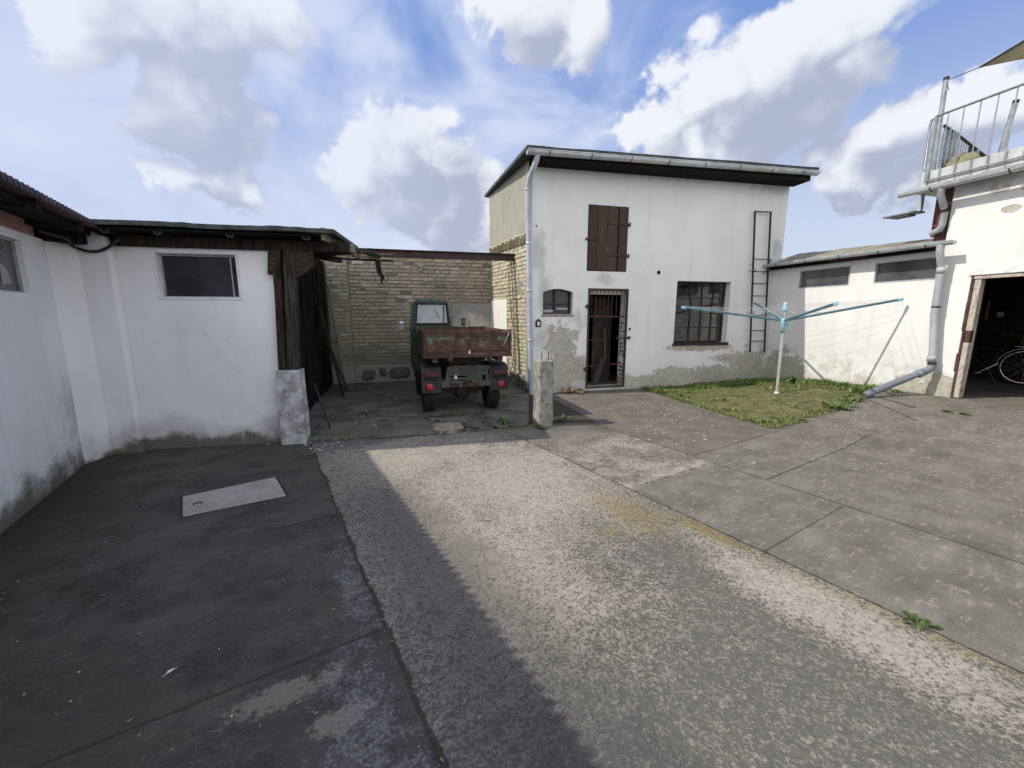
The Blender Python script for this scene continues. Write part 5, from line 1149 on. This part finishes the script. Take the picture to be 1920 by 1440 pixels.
tb('stiffener', 'tailgate', mb, tg, bevel=.003)
for x0, x1 in ((X0-.01,X0+.028),(X1-.028,X1+.01)): mb = MB(); mb.fbox(T,x0,x1,Y0-.03,Y0+.03,Z0+.0,ht); tb('corner_post', 'rust_red', mb, bed, bevel=.005)
for x0, x1 in ((X0,X0+.022),(X1-.022,X1)):
    mb = MB(); mb.fbox(T,x0,x1,Y0+.03,Y1,Z0+.01,ht-.06); mb.fbox(T,x0-.006,x1+.006,Y0+.03,Y1,ht-.06,ht-.01); mb.fbox(T,x0-.005,x1+.005,Y0+.03,Y1,Z0+.04,Z0+.075); tb('dropside', 'rust_red', mb, bed, bevel=.004)
mb = bx(X0,X1,Y1-.025,Y1,Z0,ht); tb('headboard', 'rust_red', mb, bed)
for x in (-.22,.385): mb = bx(x-.03,x+.03,Y0-.045,Y0-.028,Z0-.075,Z0+.04); mb.fbox(T,x-.02,x+.02,Y0-.028,Y0+.1,Z0-.10,Z0-.036); tb('hinge', 'rust_red', mb, tg, bevel=.004)
mb = MB(); mb.tube([(.04,Y0-.01,ht-.01),(.04,Y0-.01,ht+.03),(.06,Y0-.01,ht+.04),(.10,Y0-.01,ht+.04),(.12,Y0-.01,ht+.03),(.12,Y0-.01,ht-.01)], .008, 6); tb('grab_handle', 'dark_iron', mb, tg)
mb = MB(); mb.tube([(X1-.04,Y0-.035,ht-.04),(X1-.04,Y0-.055,ht-.06),(X1-.13,Y0-.055,ht-.25)], .006, 7); mb.tube([(X1-.15,Y0-.035,ht-.035),(X1-.03,Y0-.035,ht-.03)], .006, 6); tb('latch_lever', 'steel', mb, tg)
mb = MB(); mb.tube([(X0+.05,Y0-.035,ht-.02),(X0+.19,Y0-.035,ht-.03)], .008, 6); tb('latch_rod', 'rust', mb, tg)
mb = MB(); mb.prism([(.05,Y0-.026,Z0+.02),(.085,Y0-.026,Z0+.02),(.075,Y0-.026,Z0+.075),(.06,Y0-.026,Z0+.075)], (0,.003,0)); tb('paint_fleck', 'white_plastic', mb, tg)
# half cab
cx0, cx1, yb, yf = -.70, .045, 1.22, 2.12
zb, zt = .50, 1.80
prof = [(yb,zb),(yf+.12,zb),(yf+.12,1.15),(yf-.05,1.72),(yf-.12,zt-.02),(yb+.05,zt),(yb,zt-.04)]
WC = dict(z0=1.385, z1=1.755)
mb = MB()
def cabrow(z, lean): return None
# rear wall with window opening
xs0, xs1 = cx0+.085, cx1-.055
def quadbox(x0,x1,z0,z1): mb.fbox(T,x0,x1,yb,yb+.03,z0,z1)
ins = lambda z: .0 if z < 1.26 else .055*(z-1.26)/.55
def trap(x0,x1,x0t,x1t,z0,z1): mb.prism([(x0,yb,z0),(x1,yb,z0),(x1t,yb,z1),(x0t,yb,z1)], (0,.03,0))
trap(cx0,cx1,cx0,cx1,zb,1.26); trap(cx0,cx1,cx0+.012,cx1-.012,1.26,WC['z0'])
trap(cx0+.012,xs0,cx0+.05,xs0+.035,WC['z0'],WC['z1']); trap(xs1,cx1-.012,xs1-.03,cx1-.05,WC['z0'],WC['z1']); trap(cx0+.05,cx1-.05,cx0+.085,cx1-.085,WC['z1'],zt)
for x, xt in ((cx0,cx0+.05),(cx1-.02,cx1-.07)):
    mb.prism([(x,yb+.03,zb),(x,yf+.1,zb),(x,yf+.1,1.30),(x,yb+.03,1.30)], (.02,0,0))
    for (ya, yb_) in ((yb+.03,yb+.16),(yf-.08,yf+.02)): mb.hexa([(x,ya,1.30),(x+.02,ya,1.30),(x+.02,yb_+.06,1.30),(x,yb_+.06,1.30),(xt,ya,zt-.04),(xt+.02,ya,zt-.04),(xt+.02,yb_,zt-.04),(xt,yb_,zt-.04)])
mb.prism([(cx0,yf+.1,zb),(cx1,yf+.1,zb),(cx1,yf+.1,1.28),(cx0,yf+.1,1.28)], (0,.02,0))
cab = tb('cab', 'truck_green', mb, bevel=.008)
mb = MB(); mb.hexa([(cx0+.055,yb-.005,zt-.035),(cx1-.055,yb-.005,zt-.035),(cx1-.06,yf,zt-.045),(cx0+.06,yf,zt-.045),(cx0+.10,yb+.03,zt+.03),(cx1-.10,yb+.03,zt+.03),(cx1-.11,yf-.05,zt+.025),(cx0+.11,yf-.05,zt+.025)]); tb('roof', 'truck_green', mb, cab, bevel=.02)
mb = MB(); mb.prism([(xs0,yb+.012,WC['z0']),(xs1,yb+.012,WC['z0']),(xs1-.03,yb+.012,WC['z1']),(xs0+.035,yb+.012,WC['z1'])], (0,.005,0)); rw = tb('rear_window', 'cab_pane', mb, cab)
mb = MB(); co = [(xs0,WC['z0']),(xs1,WC['z0']),(xs1-.03,WC['z1']),(xs0+.035,WC['z1'])]
for (xa, za), (xb, zb_) in zip(co, co[1:]+co[:1]): mb.tube([(xa,yb-.002,za),(xb,yb-.002,zb_)], .014, 8)
tb('seal', 'rubber', mb, rw)
mb = MB(); mb.bar((-.27,yb-.004,1.67),(-.17,yb-.004,1.49), .012, .006); mb.fbox(T,xs1-.09,xs1-.075,yb-.006,yb+.004,WC['z0']+.02,WC['z1']-.03); tb('wiper_arm', 'rubber', mb, rw)
mb = MB(); mb.hexa([(cx1+.02,1.3,.55),(.62,1.3,.55),(.58,2.2,.55),(cx1+.02,2.2,.55),(cx1+.02,1.3,1.18),(.60,1.3,1.18),(.56,2.2,1.06),(cx1+.02,2.2,1.10)]); tb('engine_hood', 'truck_green', mb, bevel=.03)
for (x, z, x2, z2, w) in ((-.86,1.335,-.70,1.25,.055),(.40,1.40,.46,1.10,.05)):
    mb = MB(); mb.tube([(x2,1.98,z2),(x,1.98,z-.03)], .008, 6); mi = tb('mirror_arm', 'dark_iron', mb)
    mb = MB(); mb.prism([(x-w,1.96,z-.075),(x+w,1.96,z-.075),(x+w,1.96,z+.06),(x+w*.6,1.96,z+.085),(x-w*.6,1.96,z+.085),(x-w,1.96,z+.06)], (0,.035,0)); hd_ = tb('mirror', 'chrome' if x < 0 else 'rubber', mb, mi, bevel=.012)
    mb = MB(); mb.fbox(T,x-w*.75,x+w*.75,1.952,1.958,z-.055,z+.055); tb('glass', 'cab_pane' if x < 0 else 'greypane', mb, mi)
mb = MB(); mb.tube([(.53,1.9,1.1),(.50,1.88,1.43)], .006, 6); tb('marker_rod', 'dark_iron', mb)

# ================================================================== LIGHT, SKY, CAMERA
SUN_AZ, SUN_EL = 263.0, 45.0
sd = Vector((math.sin(R(SUN_AZ))*math.cos(R(SUN_EL)), math.cos(R(SUN_AZ))*math.cos(R(SUN_EL)), math.sin(R(SUN_EL))))
sl_ = bpy.data.lights.new('sun', 'SUN'); sl_.energy = 3.5; sl_.angle = R(.53); sl_.color = (1, .945, .85)
so_ = bpy.data.objects.new('sun', sl_); COL.objects.link(so_); so_.rotation_euler = (-sd).to_track_quat('-Z', 'Y').to_euler(); so_.location = (-30, -4, 32)

world = bpy.data.worlds.new('World'); scene.world = world; world.use_nodes = True
class WMat(Mat):
    def __init__(s, w):
        s.nt = w.node_tree; s.P = None
wm = WMat(world); nt = world.node_tree
bg = nt.nodes['Background']; bg.inputs['Strength'].default_value = .1
tc = V(nt, wm.new('ShaderNodeTexCoord').outputs['Generated'])
nrm = wm.new('ShaderNodeVectorMath'); nrm.operation = 'NORMALIZE'; wm.link(tc, nrm.inputs[0]); vd = V(nt, nrm.outputs[0])
vx, vy, vz = wm.xyz(vd)
sky = wm.new('ShaderNodeTexSky'); sky.sky_type = 'NISHITA'; sky.sun_disc = False; sky.sun_elevation = R(SUN_EL); sky.sun_rotation = R(SUN_AZ)
sky.air_density = 1.2; sky.dust_density = .8; sky.ozone_density = 1.6
skyc = wm.mul(V(nt, sky.outputs[0]), 1.0)
WHITE = [(19.3, 21.5, 0.056), (22.1, 23.6, 0.066), (25.9, 24.8, 0.065), (30.0, 25.8, 0.065), (33.6, 26.9, 0.06), (36.5, 28.0, 0.053), (28.0, 20.7, 0.076), (32.9, 21.6, 0.07), (36.2, 23.8, 0.05), (24.2, 19.3, 0.064), (39.5, 17.4, 0.044), (42.3, 18.8, 0.048), (45.1, 18.8, 0.051), (47.9, 18.7, 0.053), (44.2, 15.4, 0.054), (38.2, 14.4, 0.047), (42.3, 13.1, 0.051), (33.5, 16.3, 0.05), (-18.3, 17.8, 0.066), (-13.8, 18.8, 0.083), (-8.4, 18.5, 0.074), (-13.9, 14.6, 0.087), (-7.1, 14.3, 0.09), (-2.9, 11.9, 0.07), (-37.7, 14.5, 0.041), (-34.6, 14.6, 0.052), (-31.3, 13.5, 0.037), (-43.4, 23.9, 0.057), (-39.2, 25.3, 0.068), (-34.2, 25.5, 0.074), (-29.2, 28.0, 0.069), (-26.0, 29.9, 0.046), (-35.3, 20.6, 0.079), (2.7, 32.6, 0.066), (8.0, 31.1, 0.059)]
GREY = [(29.6, 20.4, 0.067), (34.1, 19.0, 0.071), (40.2, 15.0, 0.059), (44.1, 13.7, 0.055), (-34.9, 20.0, 0.08), (-37.9, 23.7, 0.05), (-33.5, 24.1, 0.062), (-12.5, 15.9, 0.065), (-34.7, 13.8, 0.044), (-7.1, 13.7, 0.068), (2.0, 30.9, 0.035)]
def dirv(az, el): return (math.sin(R(az))*math.cos(R(el)), math.cos(R(az))*math.cos(R(el)), math.sin(R(el)))
nA = wm.noise(8.0, 8, .6, vec=vd, dist=.2); nB = wm.noise(8.0, 3, .5, vec=wm.vadd(vd, (-.03,.0,.035)), dist=.2)
nS = wm.noise(2.6, 4, .6, vec=wm.scale(vd, (1,1,1.8)), dist=.5)
def blobs(lst, k, v):
    out = None
    for az, el, r in lst:
        d = 1 - wm.dist(v, dirv(az, el))*(1/(r*k)); out = d if out is None else out.max(d)
    return out
wp = wm.vadd(vd, wm.comb((nS-.5)*.22+(nA-.5)*.10, (nB-.5)*.12, (nB-.5)*.16-(nS-.5)*.12))
bw_ = blobs(WHITE, 1.55, wp); bl_ = blobs(WHITE, 1.55, wm.vadd(wp, (-.03,.0,.05)))
bg_ = blobs(GREY, 1.9, wp)
dens = bw_.max(-.5)*1.25 + (nA-.5)*2.0 + (nS-.5)*.3
cover = dens.step(.16, .52)*(vx.step(-.28, -.1)*.25+.75)
lit = (bw_.max(-.3)-bl_.max(-.3))*1.1 + (nA-nB)*2.2 + .50 - (bg_+.1).max(0)*.75
veil = (nS*1.2 - .60 + (vx*-.34)).step(-.16, .22)
blue = wm.mix(vz.step(.16,.52), (5.7,6.3,8.1), (1.9,3.2,7.2))
base = wm.mix(.30, blue, skyc)
veilc = wm.mix(nS.step(.3,.7), (4.7,5.45,7.5), (6.0,6.6,8.2))
col = wm.mix(veil*.85, base, veilc)
cl = wm.mix(lit.step(-.2,.95), (3.7,4.15,5.4), (7.8,8.0,8.5))
cl = wm.mix((dens-.16).step(.3,.0)*.5, cl, (6.1,6.6,8.0))
col = wm.mix(cover*.95, col, cl)
# added bright fill in the unseen sky behind and right, lifts shaded walls
rear = vy.step(.12, -.35).max(vx.step(.80, .93))*vz.step(.97, .68)
rc = wm.mix(nS.step(.38,.6), (9.2,9.6,10.8), (14.6,14.8,15.0))
col = wm.mix(rear, col, rc)
# below the horizon: nothing but the far ground's dull tone
col = wm.mix(vz.step(.0,-.03), col, (1.6,1.5,1.4))
wm.link(col, bg.inputs['Color'])

cam = bpy.data.cameras.new('camera'); co_ = bpy.data.objects.new('camera', cam); COL.objects.link(co_)
cam.sensor_width = 36; cam.sensor_fit = 'HORIZONTAL'; cam.lens = 36*757/1920; cam.clip_start = .05; cam.clip_end = 2000
co_.location = (0, 0, 1.6); co_.rotation_euler = (R(90)-math.atan(130/757), 0, 0)
scene.camera = co_
scene.view_settings.view_transform = 'Standard'; scene.view_settings.look = 'None'; scene.view_settings.exposure = .22; scene.view_settings.gamma = 1
scene.cycles.use_denoising = True
scene.cycles.max_bounces = 6; scene.cycles.diffuse_bounces = 3; scene.cycles.transparent_max_bounces = 8
for o in list(bpy.data.objects):
    if '_o' in o: del o['_o']
